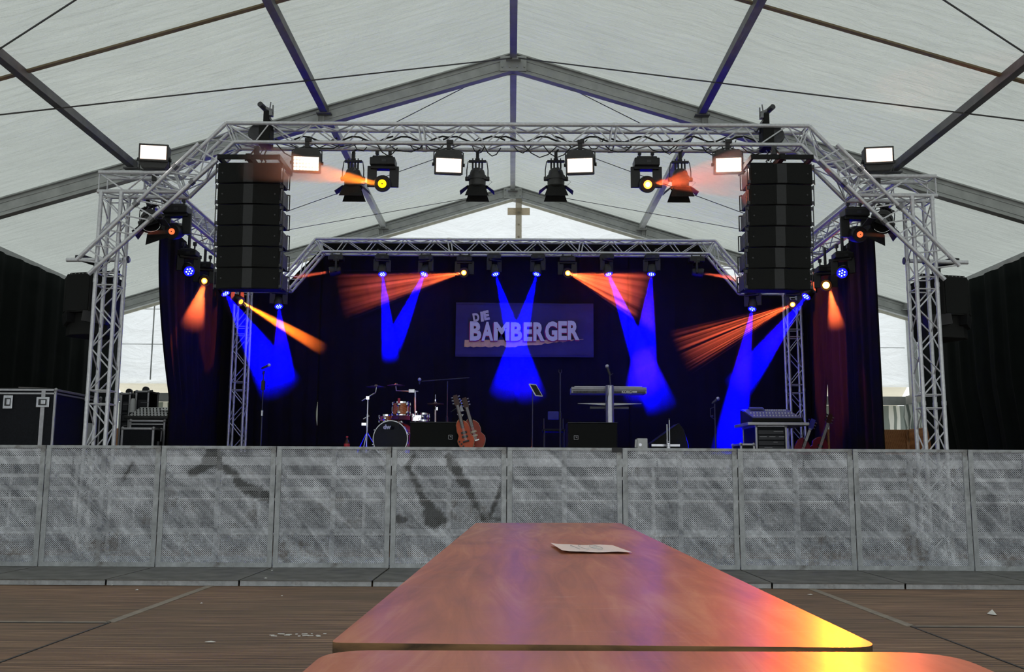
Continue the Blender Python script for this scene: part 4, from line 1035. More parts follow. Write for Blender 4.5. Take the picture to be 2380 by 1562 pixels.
def table(c0, c1, c2, c3, label, rr, zt=TT):
    """c0..c3 = near left, near right, far right, far left"""
    mid = (c0 + c1 + c2 + c3) / 4; t = thing('beer_table', label, 'table', (mid.x, mid.y, 0), 0, 'folding beer tables')
    # rounded quadrilateral
    cs = [c0, c1, c2, c3]; pts = []
    for i in range(4):
        p = cs[i]; a = cs[i - 1]; e = cs[(i + 1) % 4]; r = rr[i]
        for k in range(9):
            u = k / 8; A = p + (a - p).normalized() * r; B = p + (e - p).normalized() * r
            pts.append(A * (1 - u) ** 2 + p * 2 * u * (1 - u) + B * u ** 2)
    poly = [(q.x, q.y) for q in pts]
    b = MB(); k = len(poly); b.v = [V((x, y, zt)) for x, y in poly]; b.f = [tuple(range(k))]; b.mi = [0]
    b2 = MB(); b2.v = [V((x, y, zt - .0015 * 0)) for x, y in poly] + [V((x, y, zt - .026)) for x, y in poly]
    b2.f = [(i, (i + 1) % k, k + (i + 1) % k, k + i) for i in range(k)] + [tuple(range(k, 2 * k))]; b2.mi = [0] * (k + 1)
    b.build('table_top', M_table, t, True); b2.build('edge', M_edge, t, True)
    for fy in (.14, .86):
        b = MB(); 
        for fx in (.1, .9):
            p = c0.lerp(c1, fx).lerp(c3.lerp(c2, fx), fy); b.tube([(p.x, p.y, zt - .03), (p.x, p.y, .01)], .014, 8)
        p0 = c0.lerp(c1, .1).lerp(c3.lerp(c2, .1), fy); p1 = c0.lerp(c1, .9).lerp(c3.lerp(c2, .9), fy)
        b.tube([(p0.x, p0.y, .1), (p1.x, p1.y, .1)], .012, 8); b.tube([(p0.x, p0.y, .45), (p1.x, p1.y, .45)], .012, 8); b.build('folding_leg', mat('green leg steel', (.03, .07, .04), .5, .2), t, True)
    return t
table(nl, nr, fr_, fl, 'orange-brown lacquered beer table reaching to the barriers, with a white paper on it', (.012, .035, .03, .02))
n2l, n2r = ground(800, 1511, TT), ground(2085, 1513, TT)
dv = (nl - fl); dv2 = (nr - fr_); dl = dv.normalized() * 1.9
table(ground(722, 1562, TT) + (ground(722, 1562, TT) - ground(835, 1511, TT)).normalized() * 0 + dl, ground(2250, 1562, TT) + dl, ground(2205, 1516, TT), ground(762, 1511, TT), 'nearest beer table, cut off by the bottom edge of the photo', (.02, .02, .055, .045))
# paper on the table
pp = [ground(*q, TT + .003) for q in ((1306, 1283.5), (1470, 1284), (1424, 1267.5), (1279, 1266))]
b = MB(); nn = 10
for j in range(nn + 1):
    for i in range(nn + 1):
        u, w = i / nn, j / nn; q = pp[0].lerp(pp[1], u).lerp(pp[3].lerp(pp[2], u), w)
        curl = .004 * max(0, 1 - u * 4) ** 2 + .0016 * math.sin(u * 6) ** 2
        b.v.append(q + V((0, 0, curl)))
for j in range(nn):
    for i in range(nn): a = j * (nn + 1) + i; b.f.append((a, a + 1, a + nn + 2, a + nn + 1)); b.mi.append(0)
t = thing('paper_sheet', 'white sheet of paper lying on the far half of the beer table', 'paper', pp[0])
b.build('sheet', mat('white paper', (.80, .78, .76), .8, 0, .03), t, True)
b = MB()
def pq(u, w): return pp[0].lerp(pp[1], u).lerp(pp[3].lerp(pp[2], u), w) + V((0, 0, .003))
def stroke(pts, r=.0006): b.tube([pq(*q) for q in pts], r, 4)
stroke([(.30, .2), (.27, .75), (.25, .62)]); 
stroke([(.42 + .05 * math.cos(a), .5 + .3 * math.sin(a)) for a in [k * PI / 8 for k in range(3, 14)]]); stroke([(.60 + .075 * math.cos(a), .48 + .28 * math.sin(a)) for a in [k * PI / 8 for k in range(-4, 13)]]); stroke([(.55, .5), (.62, .5)])
b.build('pencil_marks', mat('grey ink', (.45, .45, .47), .8), t, True)

# scraps of litter on the floor
M_scrap = mat('white scrap paper', (.75, .73, .70), .8)
for i, (px, py, w, d_, lb) in enumerate(((2305, 1427, 16, .06, 'folded white scrap of paper on the floor at the right'), (1193 + 690, 1382, 14, .015, 'white sliver on the floor near the right barrier footplate'),
        (488, 1492, 26, .012, 'white splinter on the floor left of the beer table'), (318, 1371, 9, .02, 'small white scrap just in front of the left footplates'), (261, 1360, 5, .02, 'tiny white scrap at the left edge of the footplate joint'),
        (690, 1475, 26, .03, 'scattered pale flakes on the floor left of the table corner'), (1803, 1366, 5, .02, 'tiny white crumb left of a pair below the right footplate'), (1822, 1366, 5, .02, 'tiny white crumb right of a pair below the right footplate'),
        (468, 1402, 7, .015, 'small white crumb on the brown floor, left middle'), (632, 1326, 5, .02, 'white crumb on the footplate under a barrier joint'), (617, 1344, 10, .01, 'thin white scrap on the left footplate'), (655, 1385, 6, .01, 'tiny pale crumb on the floor below the footplate joint'))):
    z = .006 if py > 1359 else .056; p = ground(px, py, z); wd = w * p.y / F; b = MB()
    rn = random.Random(i)
    if w > 20 and d_ > .02:
        for k in range(16): q = p + V((rn.uniform(-.16, .16), rn.uniform(-.05, .05), 0)); b.box(q, (rn.uniform(.008, .04), rn.uniform(.004, .012), .004), Matrix.Rotation(rn.uniform(-.5, .5), 3, 'Z'))
    else:
        k = 7; b.v = [p + V((wd / 2 * math.cos(a) * rn.uniform(.8, 1.1), d_ * math.sin(a) * rn.uniform(.7, 1), 0)) for a in [2 * PI * j / k for j in range(k)]] + [p + V((.1 * wd, 0, .03 if i == 0 else .006))]
        b.f = [(j, (j + 1) % k, k) for j in range(k)] + [tuple(range(k))[::-1]]; b.mi = [0] * (k + 1)
    tag(b.build('paper_scrap', M_scrap), lb, 'litter', 'scraps on the floor')
# ---------------------------------------------------------------- band banner with its lettering
YBN = 17.56
bl, br_, bb = P(1060, 703, YBN), P(1379, 707, YBN), P(1060, 829, YBN)
t = thing('banner', 'dark banner lettered DIE BAMBERGER hanging on the black backdrop', 'banner', V(((bl.x + br_.x) / 2, YBN, bb.z)))
b = MB(); n1, n2 = 40, 14
for j in range(n2 + 1):
    for i in range(n1 + 1):
        u, w = i / n1, j / n2; x = bl.x + (br_.x - bl.x) * u; zb_ = bb.z + .0 + .02 * (u * 2 - 1) ** 2 * 0; z = zb_ + (bl.z - .01 * u - zb_) * w
        b.v.append(V((x, YBN + .015 * math.sin(u * 14) * math.cos(w * 3), z)))
for j in range(n2):
    for i in range(n1): a = j * (n1 + 1) + i; b.f.append((a, a + 1, a + n1 + 2, a + n1 + 1)); b.mi.append(0)
M_ban = cloth('banner cloth', (.055, .048, .065)); b.build('cloth', M_ban, t, True, smooth=True)
b = MB(); b.box(((bl.x + br_.x) / 2, YBN - .02, bl.z - .03), (br_.x - bl.x, .006, .012)); b.box(((bl.x + br_.x) / 2, YBN - .02, bb.z + .045), (br_.x - bl.x, .006, .012)); b.build('hem', M_ban, t, True)
M_ltr = mat('white print', (.66, .63, .68), .8, 0, .04); M_red = mat('crimson print', (.30, .02, .06), .8, 0, .1); M_yel = mat('yellow print', (.70, .42, .12), .8, 0, .12); M_cream = mat('cream print', (.55, .50, .46), .8, 0, .05)
def text(s, o, ex, ez, w, h, mt, parent, name='lettering', bold=0.0, dep=.004, y=0.0, rot=0.0, world=True):
    """one line of writing fitted to w x h metres, lower left corner o"""
    cu = bpy.data.curves.new('txt', 'FONT'); cu.body = s; cu.extrude = 0.0; cu.offset = bold; cu.size = 1; cu.resolution_u = 3
    ob = bpy.data.objects.new('txt', cu); S.collection.objects.link(ob); bpy.context.view_layer.update()
    me = bpy.data.meshes.new_from_object(ob.evaluated_get(bpy.context.evaluated_depsgraph_get())); bpy.data.objects.remove(ob)
    xs = [v.co.x for v in me.vertices]; ys = [v.co.y for v in me.vertices]; x0, x1, y0, y1 = min(xs), max(xs), min(ys), max(ys)
    b = MB(); o = V(o); ex = V(ex).normalized(); ez = V(ez).normalized(); c_, s_ = math.cos(rot), math.sin(rot); nz = ex.cross(ez)
    pts = []
    for v in me.vertices:
        a, q = (v.co.x - x0) / (x1 - x0) * w, (v.co.y - y0) / (y1 - y0) * h
        pts.append(o + ex * (a * c_ - q * s_) + ez * (a * s_ + q * c_) + nz * dep)
    fs = [tuple(p.vertices) for p in me.polygons]
    b.add(pts, fs); bpy.data.meshes.remove(me)
    return b.build(name, mt, parent, world)
def bp(px, py, dy=0): return P(px, py, YBN - .035 - dy)
X_, Z_ = (1, 0, 0), (0, 0, 1)
# letters one by one, so each has the tight bold spacing of the print
lets = [('B', 1092, 1118.5, 792, 747), ('A', 1119, 1146.5, 792, 748), ('M', 1147.5, 1184, 792, 748.5), ('B', 1187, 1213.5, 792.5, 749), ('E', 1217, 1237, 793, 749), ('R', 1239.5, 1266, 793, 749), ('G', 1267, 1295.5, 793, 747), ('E', 1297.5, 1318, 791, 746.5), ('R', 1319.5, 1347, 790.5, 745.5)]
for ch, xa, xb, yb, yt in lets:
    A = bp(xa, yb); w = bp(xb, yb).x - A.x; h = bp(xa, yt).z - A.z
    text(ch, A + V((-.018, .010, -.018)), X_, Z_, w + .02, h, M_red, t, 'letter_shadow', .045)
    text(ch, A, X_, Z_, w, h, M_ltr, t, 'letter', .045)
for ch, xa, xb, yb, yt, r in (('D', 1101, 1116, 749, 729, .18), ('I', 1118, 1125, 748, 725, .1), ('E', 1126, 1139, 745, 723, .17)):
    A = bp(xa, yb, .012); w = bp(xb, yb).x - A.x; h = bp(xa, yt).z - A.z
    text(ch, A, X_, Z_, w, h, M_cream, t, 'letter', .06, rot=r)
b = MB(); rn = random.Random(3); up_, dn = [], []
for i in range(41):
    u = i / 40; x = 1080 + (1356 - 1080) * u
    yt = 790 if u < .85 else 790 - (u - .85) * 14; yb = (807 - 2 * u if u < .45 else 806 - (u - .45) * 30) + rn.uniform(-2, 1.2) if u < .97 else yt + 1
    up_.append(P(x, yt + rn.uniform(-1, 1) * (u < .05), YBN - .012)); dn.append(P(x + (rn.uniform(-4, 4) if i == 0 else 0), max(yb, yt + .7), YBN - .012))
for i in range(40): b.add([dn[i], dn[i + 1], up_[i + 1], up_[i]], [(0, 1, 2, 3)])
b.build('brush_stroke', M_yel, t, True)

# ---------------------------------------------------------------- drum kit
YD = 14.9
M_shell = wood('orange maple drum shell', (.45, .10, .02), (.72, .22, .06), .3, (3, 3, 30)).m
M_head = mat('white drum head', (.55, .52, .52), .5); M_bhead = mat('glossy black drum head', (.008, .008, .010), .10, 0, .1, 5, 0, .22)
M_cym = mat('dark bronze cymbal', (.16, .11, .09), .3, .8); M_mar = mat('plum cloth', (.10, .02, .06), .8); M_redp = mat('red clip', (.6, .03, .05), .5)
c0 = P(907, 1020, YD); r = 43 * (YD * .995) / F
t = thing('bass_drum', 'black-headed bass drum with chrome hoop and white dw letters', 'drum', (c0.x, YD, ZS), 0)
dd = V((-.22, -1, 0)).normalized()
b = MB(); b.lathe([(r, 0), (r * 1.02, .02), (r * 1.02, .05), (r, .06)], c0, -dd, 48, False); b.lathe([(r * 1.0, 0), (r * .955, 0), (r * .955, .02)], c0, -dd, 48, False); b.build('hoop', M_chrome, t, True, smooth=True)
b = MB(); b.lathe([(r * .955, .012), (0, .012)], c0, -dd, 48, False); b.build('drum_head', M_bhead, t, True)
b = MB(); b.lathe([(r * .96, .03), (r * .96, .42)], c0, -dd, 48, False); b.build('shell', mat('plum drum shell', (.16, .035, .04), .25), t, True, smooth=True)
u, w, a = basis(dd)
for k in range(8):
    an = k * PI / 4 + .3; q = c0 + (u * math.cos(an) + w * math.sin(an)) * r * 1.03
    b = MB(); b.tube([q - dd * -.01, q - dd * .11], .009, 6); b.lathe([(.02, 0), (.02, .03)], q - dd * .10, -dd, 10); b.build('tension_rod', M_chrome, t, True)
for s in (-1, 1):
    b = MB(); q = c0 + V((s * r * .95, .12, -.12)); b.tube([q, V((q.x + s * .13, q.y - .12, ZS + .01))], .011, 8); b.build('spur_leg', M_chrome, t, True)
rt = V((dd.y, -dd.x, 0)) * -1
text('dw', P(892, 998, YD - .02) + V((0, -.02, 0)), rt, Z_, .125, .072, M_white, t, 'lettering', .06, .02)
def drum(cpx, wpx, ytop, ybot, Y, label, shell, name='tom_drum', cloth_=False, legs=False):
    top = P(cpx, ytop, Y); bot = P(cpx, ybot, Y); r = wpx / 2 * Y * .995 / F; h = top.z - bot.z
    t = thing(name, label, 'drum', bot, 0, 'drums of the kit')
    b = MB(); b.lathe([(r * .94, .01), (r * .94, h - .01)], bot, Z_, 30, False); b.build('shell', shell, t, True, smooth=True)
    for z in (0, h - .028):
        b = MB(); b.lathe([(r * .94, z), (r, z), (r, z + .028), (r * .94, z + .028)], bot, Z_, 30, False); b.build('hoop', M_chrome, t, True, smooth=True)
    b = MB(); b.lathe([(r * .95, h - .01), (0, h - .01)], bot, Z_, 30, False); b.lathe([(r * .95, .008), (0, .008)], bot, Z_, 30, False); b.build('drum_head', M_head, t, True)
    for k in range(6):
        an = k * PI / 3 + .35; q = bot + V((math.cos(an), math.sin(an), 0)) * r * .97
        b = MB()
        for z in ([h * .22, h * .78] if h > .2 else [h * .5]): b.lathe([(.032, 0), (.032, .012), (.018, .022)], q + V((0, 0, z)), V((math.cos(an), math.sin(an), 0)), 12)
        b.tube([q + V((math.cos(an) * .012, math.sin(an) * .012, .01)), q + V((math.cos(an) * .012, math.sin(an) * .012, h - .01))], .004, 5); b.build('lug', M_chrome, t, True, smooth=True)
    if cloth_:
        b = MB(); b.lathe([(r * 1.02, -.055), (r * 1.05, .01)], bot, Z_, 24, False); b.build('cloth_wrap', M_mar, t, True, smooth=True)
    return t, bot, r, h
tm, bt, rr_, hh = drum(932, 41, 934, 968, YD + .1, 'orange tom drum mounted above the bass drum with a red clip', M_shell, cloth_=True)
b = MB(); b.box(bt + V((-.02, -rr_, hh)), (.035, .03, .09)); b.build('red_clip', M_redp, tm, True, bevel=.006); b = MB(); b.tube([bt + V((-.02, -rr_ - .01, hh)), bt + V((-.02, -rr_ - .01, -.2))], .003, 5); b.build('thin_rod', M_black, tm, True)
b = MB(); b.tube([bt + V((0, 0.1, 0)), V((c0.x + .05, YD + .2, c0.z + r * .9))], .012, 8); b.build('mount', M_chrome, tm, True)
t2, bt2, r2_, h2_ = drum(899, 36, 964, 984, YD + .38, 'low orange tom drum peeking out behind the bass drum on the left', M_shell)
b = MB(); b.tube([bt2, (bt2.x, bt2.y, ZS)], .012, 8); b.build('stand', M_chrome, t2, True)
M_blsp = mat('snare shell painted blue-lit', (.03, .03, .30), .2)  # silver snare, blue stage light painted into its shell colour
t3, bt3, r3_, h3_ = drum(984, 26, 960, 980, YD + .5, 'blue-lit snare drum behind the cymbal stand', M_blsp)
b = MB(); b.tube([bt3, (bt3.x, bt3.y, ZS)], .012, 8)
for k in range(3): a = k * 2.1; b.tube([(bt3.x, bt3.y, ZS + .25), (bt3.x + .2 * math.cos(a), bt3.y + .2 * math.sin(a), ZS)], .008, 6)
b.build('stand', M_chrome, t3, True)
def tripod(b, x, y, z0=None, h=.35, R_=.28, r=.009, ph=.4):
    z0 = ZS if z0 is None else z0
    for k in range(3):
        a = ph + k * 2 * PI / 3; b.tube([(x, y, z0 + h), (x + R_ * .8 * math.cos(a), y + R_ * .8 * math.sin(a), z0 + .04), (x + R_ * math.cos(a), y + R_ * math.sin(a), z0 + .005)], r, 6)
def cymbal(parent, c, R_, tilt=(0, 0, 1)):
    b = MB(); b.lathe([(0, .030), (R_ * .12, .028), (R_ * .2, .008), (R_ * .6, .002), (R_, -.010), (R_, -.013), (R_ * .6, -.002), (R_ * .2, .004), (0, .02)], c, tilt, 32, False); return b.build('cymbal', M_cym, parent, True, smooth=True)
Yc_ = YD + .05
bs = P(853, 1040, Yc_); t = thing('cymbal_stand', 'silver cymbal stand left of the bass drum with a dark crash cymbal', 'cymbal stand', (bs.x, Yc_, ZS), 0, 'cymbal stands')
b = MB(); tp = P(855, 925, Yc_); b.tube([(tp.x, Yc_, ZS + .05), tp], .014, 10); b.tube([tp + V((0, 0, -.25)), tp + V((0, 0, -.45))], .019, 10); b.build('upright', M_steel, t, True, smooth=True)
b = MB(); tripod(b, tp.x, Yc_, h=.38); b.build('tripod', M_chrome, t, True)
ce = P(873, 912, Yc_); b = MB(); b.tube([P(841, 932, Yc_), ce], .009, 8); b.tube([ce, P(875, 896, Yc_)], .009, 8); b.box(tp, (.05, .05, .05)); b.build('boom_arm', M_chrome, t, True)
b = MB(); b.tube([tp + V((.03, 0, -.28)), tp + V((-.06, -.02, -.33))], .012, 6); b.box(P(846, 986, Yc_), (.07, .03, .04)); b.build('wing_nut', M_chrome, t, True)
cymbal(t, P(874, 898, Yc_), .15)
bs = P(965, 1040, YD + .35); Yq = YD + .35; t = thing('cymbal_stand', 'silver cymbal stand right of the toms with an arm to a wide cymbal', 'cymbal stand', (bs.x, Yq, ZS), 0, 'cymbal stands')
b = MB(); b.tube([(bs.x, Yq, ZS + .05), P(965, 908, Yq)], .015, 10); b.build('upright', M_steel, t, True, smooth=True)
b = MB(); tripod(b, bs.x, Yq, h=.4); b.build('tripod', M_chrome, t, True)
b = MB(); b.tube([P(972, 910, Yq), P(921, 908, Yq), P(920, 897, Yq)], .010, 8); b.box(P(957, 909, Yq), (.09, .05, .05)); b.build('boom_arm', M_steel, t, True)
cymbal(t, P(921, 895, Yq), .14)
b = MB(); b.box(P(968, 972, Yq), (.16, .06, .10)); b.lathe([(.03, 0), (.03, .06)], P(960, 966, Yq), (0, -1, 0), 10); b.lathe([(.025, 0), (.025, .06)], P(976, 975, Yq), (0, -1, 0), 10); b.lathe([(.02, 0), (.02, .06)], P(968, 958, Yq), (0, -1, 0), 10); b.build('clamp', M_chrome, t, True, bevel=.008)
bs = P(1012, 1040, YD + .2); Yh = YD + .2; t = thing('hi_hat_stand', 'hi-hat stand with thin cymbals behind the left stage speaker', 'cymbal stand', (bs.x, Yh, ZS))
b = MB(); b.tube([(bs.x, Yh, ZS + .05), P(1012, 952, Yh)], .013, 8); b.tube([P(1012, 952, Yh), P(1012, 917, Yh)], .006, 8); b.build('upright', M_steel, t, True)
b = MB(); tripod(b, bs.x, Yh, h=.3); b.build('tripod', M_chrome, t, True)
cymbal(t, P(1012, 938, Yh), .13); cymbal(t, P(1012, 940, Yh), .13, (0, 0, -1))
b = MB(); b.lathe([(.02, 0), (.02, .03)], P(1012, 933, Yh), Z_, 10); b.box(P(1016, 950, Yh), (.02, .03, .05)); b.build('clutch', M_chrome, t, True)
t = thing('drum_stool', 'black drum stool behind the toms', 'stool', (c0.x + .35, YD + 1.0, ZS)); b = MB(); b.lathe([(0, .5), (.17, .5), (.18, .47), (.17, .44), (0, .44)], t.location, Z_, 20, False); b.build('seat', M_blackmat, t, True, smooth=True)
b = MB(); b.tube([t.location, t.location + V((0, 0, .45))], .014, 8); tripod(b, t.location.x, t.location.y, h=.2, R_=.22); b.build('tripod', M_steel, t, True)

# ---------------------------------------------------------------- microphone stands
M_mic = mat('silver microphone grille', (.55, .55, .6), .35, .7)
def mic(parent, p, d, L=.17):
    d = V(d).normalized(); b = MB(); b.lathe([(.010, 0), (.018, .03), (.021, L * .72)], p, d, 12); b.build('microphone_body', M_grey if L < .2 else M_steel, parent, True, smooth=True)
    b = MB(); b.sphere(p + d * L * .85, .030, 12); b.build('microphone_head', M_mic, parent, True, smooth=True)
def mic_stand(px, ytop, Y, label, kind='round'):
    tp = P(px, ytop, Y); t = thing('microphone_stand', label, 'microphone stand', (tp.x, Y, ZS), 0, 'microphone stands')
    b = MB()
    if kind == 'round': b.lathe([(0, 0), (.15, 0), (.15, .015), (.04, .03), (0, .03)], (tp.x, Y, ZS), Z_, 24, False)
    else: tripod(b, tp.x, Y, h=.12, R_=.3)
    b.build('base', M_blackmat, t, True)
    b = MB(); b.tube([(tp.x, Y, ZS), tp], .009, 8); b.tube([(tp.x, Y, ZS), tp.lerp(V((tp.x, Y, ZS)), .45)], .013, 8); b.build('pole', M_grey, t, True)
    b = MB(); q = tp.lerp(V((tp.x, Y, ZS)), .5); b.lathe([(.02, -.04), (.02, .04)], q, Z_, 10); b.build('height_clutch', M_steel if kind == 'round' else M_black, t, True)
    return t, tp
t, tp = mic_stand(613, 862, 14.6, 'straight microphone stand with pale microphone beside the rear left tower')
mic(t, P(607, 857, 14.6), P(628, 848, 14.6) - P(607, 857, 14.6), .15); b = MB(); b.tube([tp, tp - V((0, 0, .05))], .018, 8); b.build('clip', M_black, t, True); b = MB(); b.box(tp - V((0, 0, .22)), (.05, .05, .14)); b.build('transmitter_box', M_black, t, True)
t, tp = mic_stand(1040, 886, 15.9, 'boom microphone stand reaching left over the drum kit', 'tri')
b = MB(); b.tube([P(980, 886, 15.9), P(1091, 878, 15.9)], .008, 6); b.build('boom_arm', M_grey, t, True); mic(t, P(975, 893, 15.9), (0, 0, 1), .09)
t, tp = mic_stand(1302, 868, 14.6, 'dark stand with an empty fork, left of the keyboards', 'tri')
b = MB(); b.tube([tp + V((-.02, 0, .06)), tp + V((-.022, 0, .02)), tp, tp + V((.022, 0, .02)), tp + V((.02, 0, .06))], .006, 6); b.build('fork', M_black, t, True)
t, tp = mic_stand(1661, 938, 15.0, 'low microphone stand with silver microphone left of the mixing rack', 'tri')
mic(t, P(1655, 938, 15.0), P(1667, 928, 15.0) - P(1655, 938, 15.0), .14)
b = MB(); q = P(1651, 950, 15.0); b.tube([tp - V((0, 0, .05)), q, q - V((0, 0, .12)), tp - V((0, 0, .25))], .006, 6); b.lathe([(.012, 0), (.012, .03)], P(1653, 967, 15.0), (1, 0, 0), 8); b.build('side_arm', M_grey, t, True)

# ---------------------------------------------------------------- stage speakers (low boxes)
def sub(x0, x1, yt, Y, label, bx, by):
    a, c_ = P(x0, yt, Y), P(x1, yt, Y); w = c_.x - a.x; h = a.z - ZS; t = thing('stage_speaker', label, 'speaker', ((a.x + c_.x) / 2, Y, ZS), 0, 'low stage speakers')
    b = MB(); b.box(((a.x + c_.x) / 2, Y + .32, ZS + h / 2), (w, .6, h)); b.build('cabinet', M_blackmat, t, True, bevel=.008)
    b = MB(); b.box(((a.x + c_.x) / 2, Y + .012, ZS + h / 2 - .004), (w - .03, .02, h - .03)); b.build('grille', M_grille, t, True, bevel=.004)
    b = MB(); b.box(((a.x + c_.x) / 2, Y + .01, ZS + h - .006), (w, .03, .008)); b.build('top_edge', M_grey, t, True)
    q = P(bx, by, Y - .005); s_ = .028; b = MB()
    for dx, dz, ww, hh_ in ((0, s_, 2 * s_, .006), (0, -s_, 2 * s_, .006), (-s_, 0, .006, 2 * s_), (s_, 0, .006, 2 * s_)): b.box(q + V((dx, 0, dz)), (ww, .006, hh_))
    b.add([q + V((-.012, -.004, .012)), q + V((.014, -.004, .012)), q + V((.014, -.004, -.012))], [(0, 1, 2)]); b.build('square_badge', M_clamp, t, True)
sub(953, 1066, 980, 13.7, 'black low speaker box right of the bass drum', 1047, 1016)
sub(1320, 1435, 981, 13.7, 'black low speaker box in front of the keyboard stand', 1339, 1017)

# ---------------------------------------------------------------- guitars
M_gred = mat('orange-red guitar body', (.60, .075, .012), .3, 0, .25, 6); M_gsun = mat('red sunburst guitar body', (.36, .035, .012), .3, 0, .3, 5); M_neck = mat('rosewood neck', (.06, .02, .015), .4)
M_gcream = mat('cream binding', (.60, .45, .28), .4); M_gwine = mat('wine red body', (.20, .02, .04), .25); M_fret = mat('pearl inlay', (.55, .54, .56), .3); M_gblue = mat('blue-lit dark headstock', (.05, .05, .35), .3)  # headstock colour has blue stage light painted in
def guitar(head, body, Y, wid, label, bm, neckm=M_neck, headm=M_neck, inlay=False, horn=1, nm='electric_guitar'):
    """head, body: px of the headstock tip and of the body centre"""
    H, B = P(*head, Y + .12), P(*body, Y); ax = (H - B).normalized(); ex = ax.cross(V((0, -1, 0))).normalized() * -1; nz = ex.cross(ax)
    if nz.y > 0: nz = -nz; 
    t = thing(nm, label, 'guitar', B - ax * .2, 0, 'guitars on stands')
    out = []; n = 40
    for k in range(n):
        a = 2 * PI * k / n; yy = -math.cos(a)
        x = math.sin(a); wx = wid * (1.0 - .22 * max(0, yy) - .28 * math.exp(-((yy - .15) / .22) ** 2)); ly = .21 * yy
        if horn and .55 < yy < .97: ly += .06 * (abs(x) > .3) * (1.2 if x > 0 else .7)
        out.append((x * wx, ly))
    b = MB(); b.prism([(x * .97, y * .97) for x, y in out], B, ex, ax, .04); b.build('body', bm, t, True, bevel=.008)
    b = MB(); b.prism(out, B - nz * .004, ex, ax, .028); b.build('binding', M_gcream if bm is not M_gwine else bm, t, True, bevel=.004)
    L = (H - B).length; b = MB(); b.bar(B + ax * .13 + nz * .03, B + ax * (L - .17) + nz * .03, .048, .02, nz); b.build('neck', neckm, t, True)
    b = MB(); b.prism([(-.022, -.17), (.022, -.17), (.038, -.13), (.03, 0), (-.03, 0), (-.038, -.13)], H + nz * .03, ex, ax, .016); hd = b.build('headstock', headm, t, True)
    for s in (-1, 1):
        for k in range(3): b = MB(); b.lathe([(.009, 0), (.012, .015), (.012, .028)], H + nz * .03 + ax * (-.03 - .045 * k) + ex * s * .035, ex * s, 8); b.build('tuning_peg', M_chrome, t, True)
    b = MB()
    for k in (.06, .0, ): b.bar(B + ax * k + ex * -.04 + nz * .028, B + ax * k + ex * .04 + nz * .028, .028, .018, nz)
    b.build('pickup', M_gcream if bm is M_gsun else M_black, t, True)
    b = MB(); b.bar(B - ax * .07 + ex * -.045 + nz * .03, B - ax * .07 + ex * .045 + nz * .03, .02, .02, nz); b.build('bridge', M_chrome if bm is not M_gred else M_black, t, True)
    b = MB()
    for dx, dy in ((.07, -.09), (.09, -.05), (.05, -.13)): b.lathe([(.012, 0), (.012, .018)], B + ex * dx + ax * dy + nz * .02, nz, 10)
    b.build('knobs', M_gcream if bm is M_gsun else M_black, t, True)
    b = MB()
    for k in range(6): o_ = ex * ((k - 2.5) * .007); b.tube([B - ax * .06 + o_ + nz * .042, H - ax * .15 + o_ * .8 + nz * .042], .0012, 4, False)
    b.build('strings', M_steel, t, True)
    if inlay:
        b = MB()
        for k in range(9): q = B + ax * (.24 + k * (L - .42) / 9); b.bar(q - ax * .016 + nz * .041, q + ax * .012 + nz * .041, .036, .002, nz)
        b.build('inlays', M_fret, t, True)
    return t
guitar((1058, 920), (1081, 1016), 13.6, .125, 'orange-red electric guitar leaning right of the low speaker box', M_gred)
guitar((1079, 926), (1104, 1014), 13.75, .145, 'red sunburst electric guitar with cream binding behind the orange-red one', M_gsun)
guitar((1889, 976), (1859, 1058), 13.9, .15, 'electric guitar with blue-lit headstock and pearl inlays right of the mixing rack', M_gwine, headm=M_gblue, inlay=True)
guitar((1929, 964), (1902, 1046), 14.2, .16, 'wine red electric guitar leaning back by the red-lit drape', M_gwine, horn=0)
q = P(1070, 955, 13.9); t = thing('guitar_stand', 'guitar stand with white song sheets behind the two orange guitars', 'guitar stand', (q.x, 13.95, ZS))
b = MB(); b.tube([(q.x, 13.95, ZS + .02), (q.x, 13.95, q.z)], .012, 8); tripod(b, q.x, 13.95, h=.25, R_=.25); b.tube([P(1048, 958, 13.9), P(1060, 950, 13.9), P(1092, 958, 13.9)], .010, 6); b.build('frame', M_black, t, True)
for i, pts in enumerate((((1063, 955), (1072, 940), (1078, 955), (1070, 957)), ((1062, 962), (1078, 963), (1070, 975), (1066, 968)))):
    b = MB(); k = len(pts); b.v = [P(*a, 13.85) for a in pts] + [P(*a, 13.855) for a in pts]; b.f = [tuple(range(k)), tuple(range(k, 2 * k))[::-1]] + [(j, (j + 1) % k, k + (j + 1) % k, k + j) for j in range(k)]; b.mi = [0] * len(b.f); b.build('song_sheet', M_white, t, True)

# ---------------------------------------------------------------- keyboards
YK = 14.5; M_key = mat('silver keyboard casing', (.33, .32, .36), .4, .3, .1, 10); M_col = mat('silver column', (.42, .42, .48), .3, .7)
a, c_ = P(1328, 899, YK), P(1504, 915, YK); mx_ = P(1416, 983, YK)
t = thing('keyboard', 'long silver keyboard lettered KORG seen from behind', 'keyboard', ((a.x + c_.x) / 2, YK, c_.z))
w = c_.x - a.x; hz = a.z - c_.z; mid = (a + c_) / 2
b = MB(); b.box(mid + V((0, .18, 0)), (w, .34, hz)); b.build('casing', M_key, t, True, bevel=.008)
b = MB(); b.box(mid + V((0, .005, hz * .05)), (w - .02, .01, .008)); b.box(mid + V((0, .004, -hz * .3)), (w - .05, .012, hz * .30)); b.build('rear_panel', M_grey, t, True)
b = MB()
for k in (-.42, -.38, -.33, -.3, -.21, -.18, .08, .11, .14): b.box(mid + V((k * w, -.006, -hz * .3)), (.03, .01, .02))
b.build('sockets', M_black, t, True)
b = MB(); b.box(mid + V((0, .18, hz / 2 + .012)), (w * .9, .12, .02)); b.build('key_row', M_white, t, True)
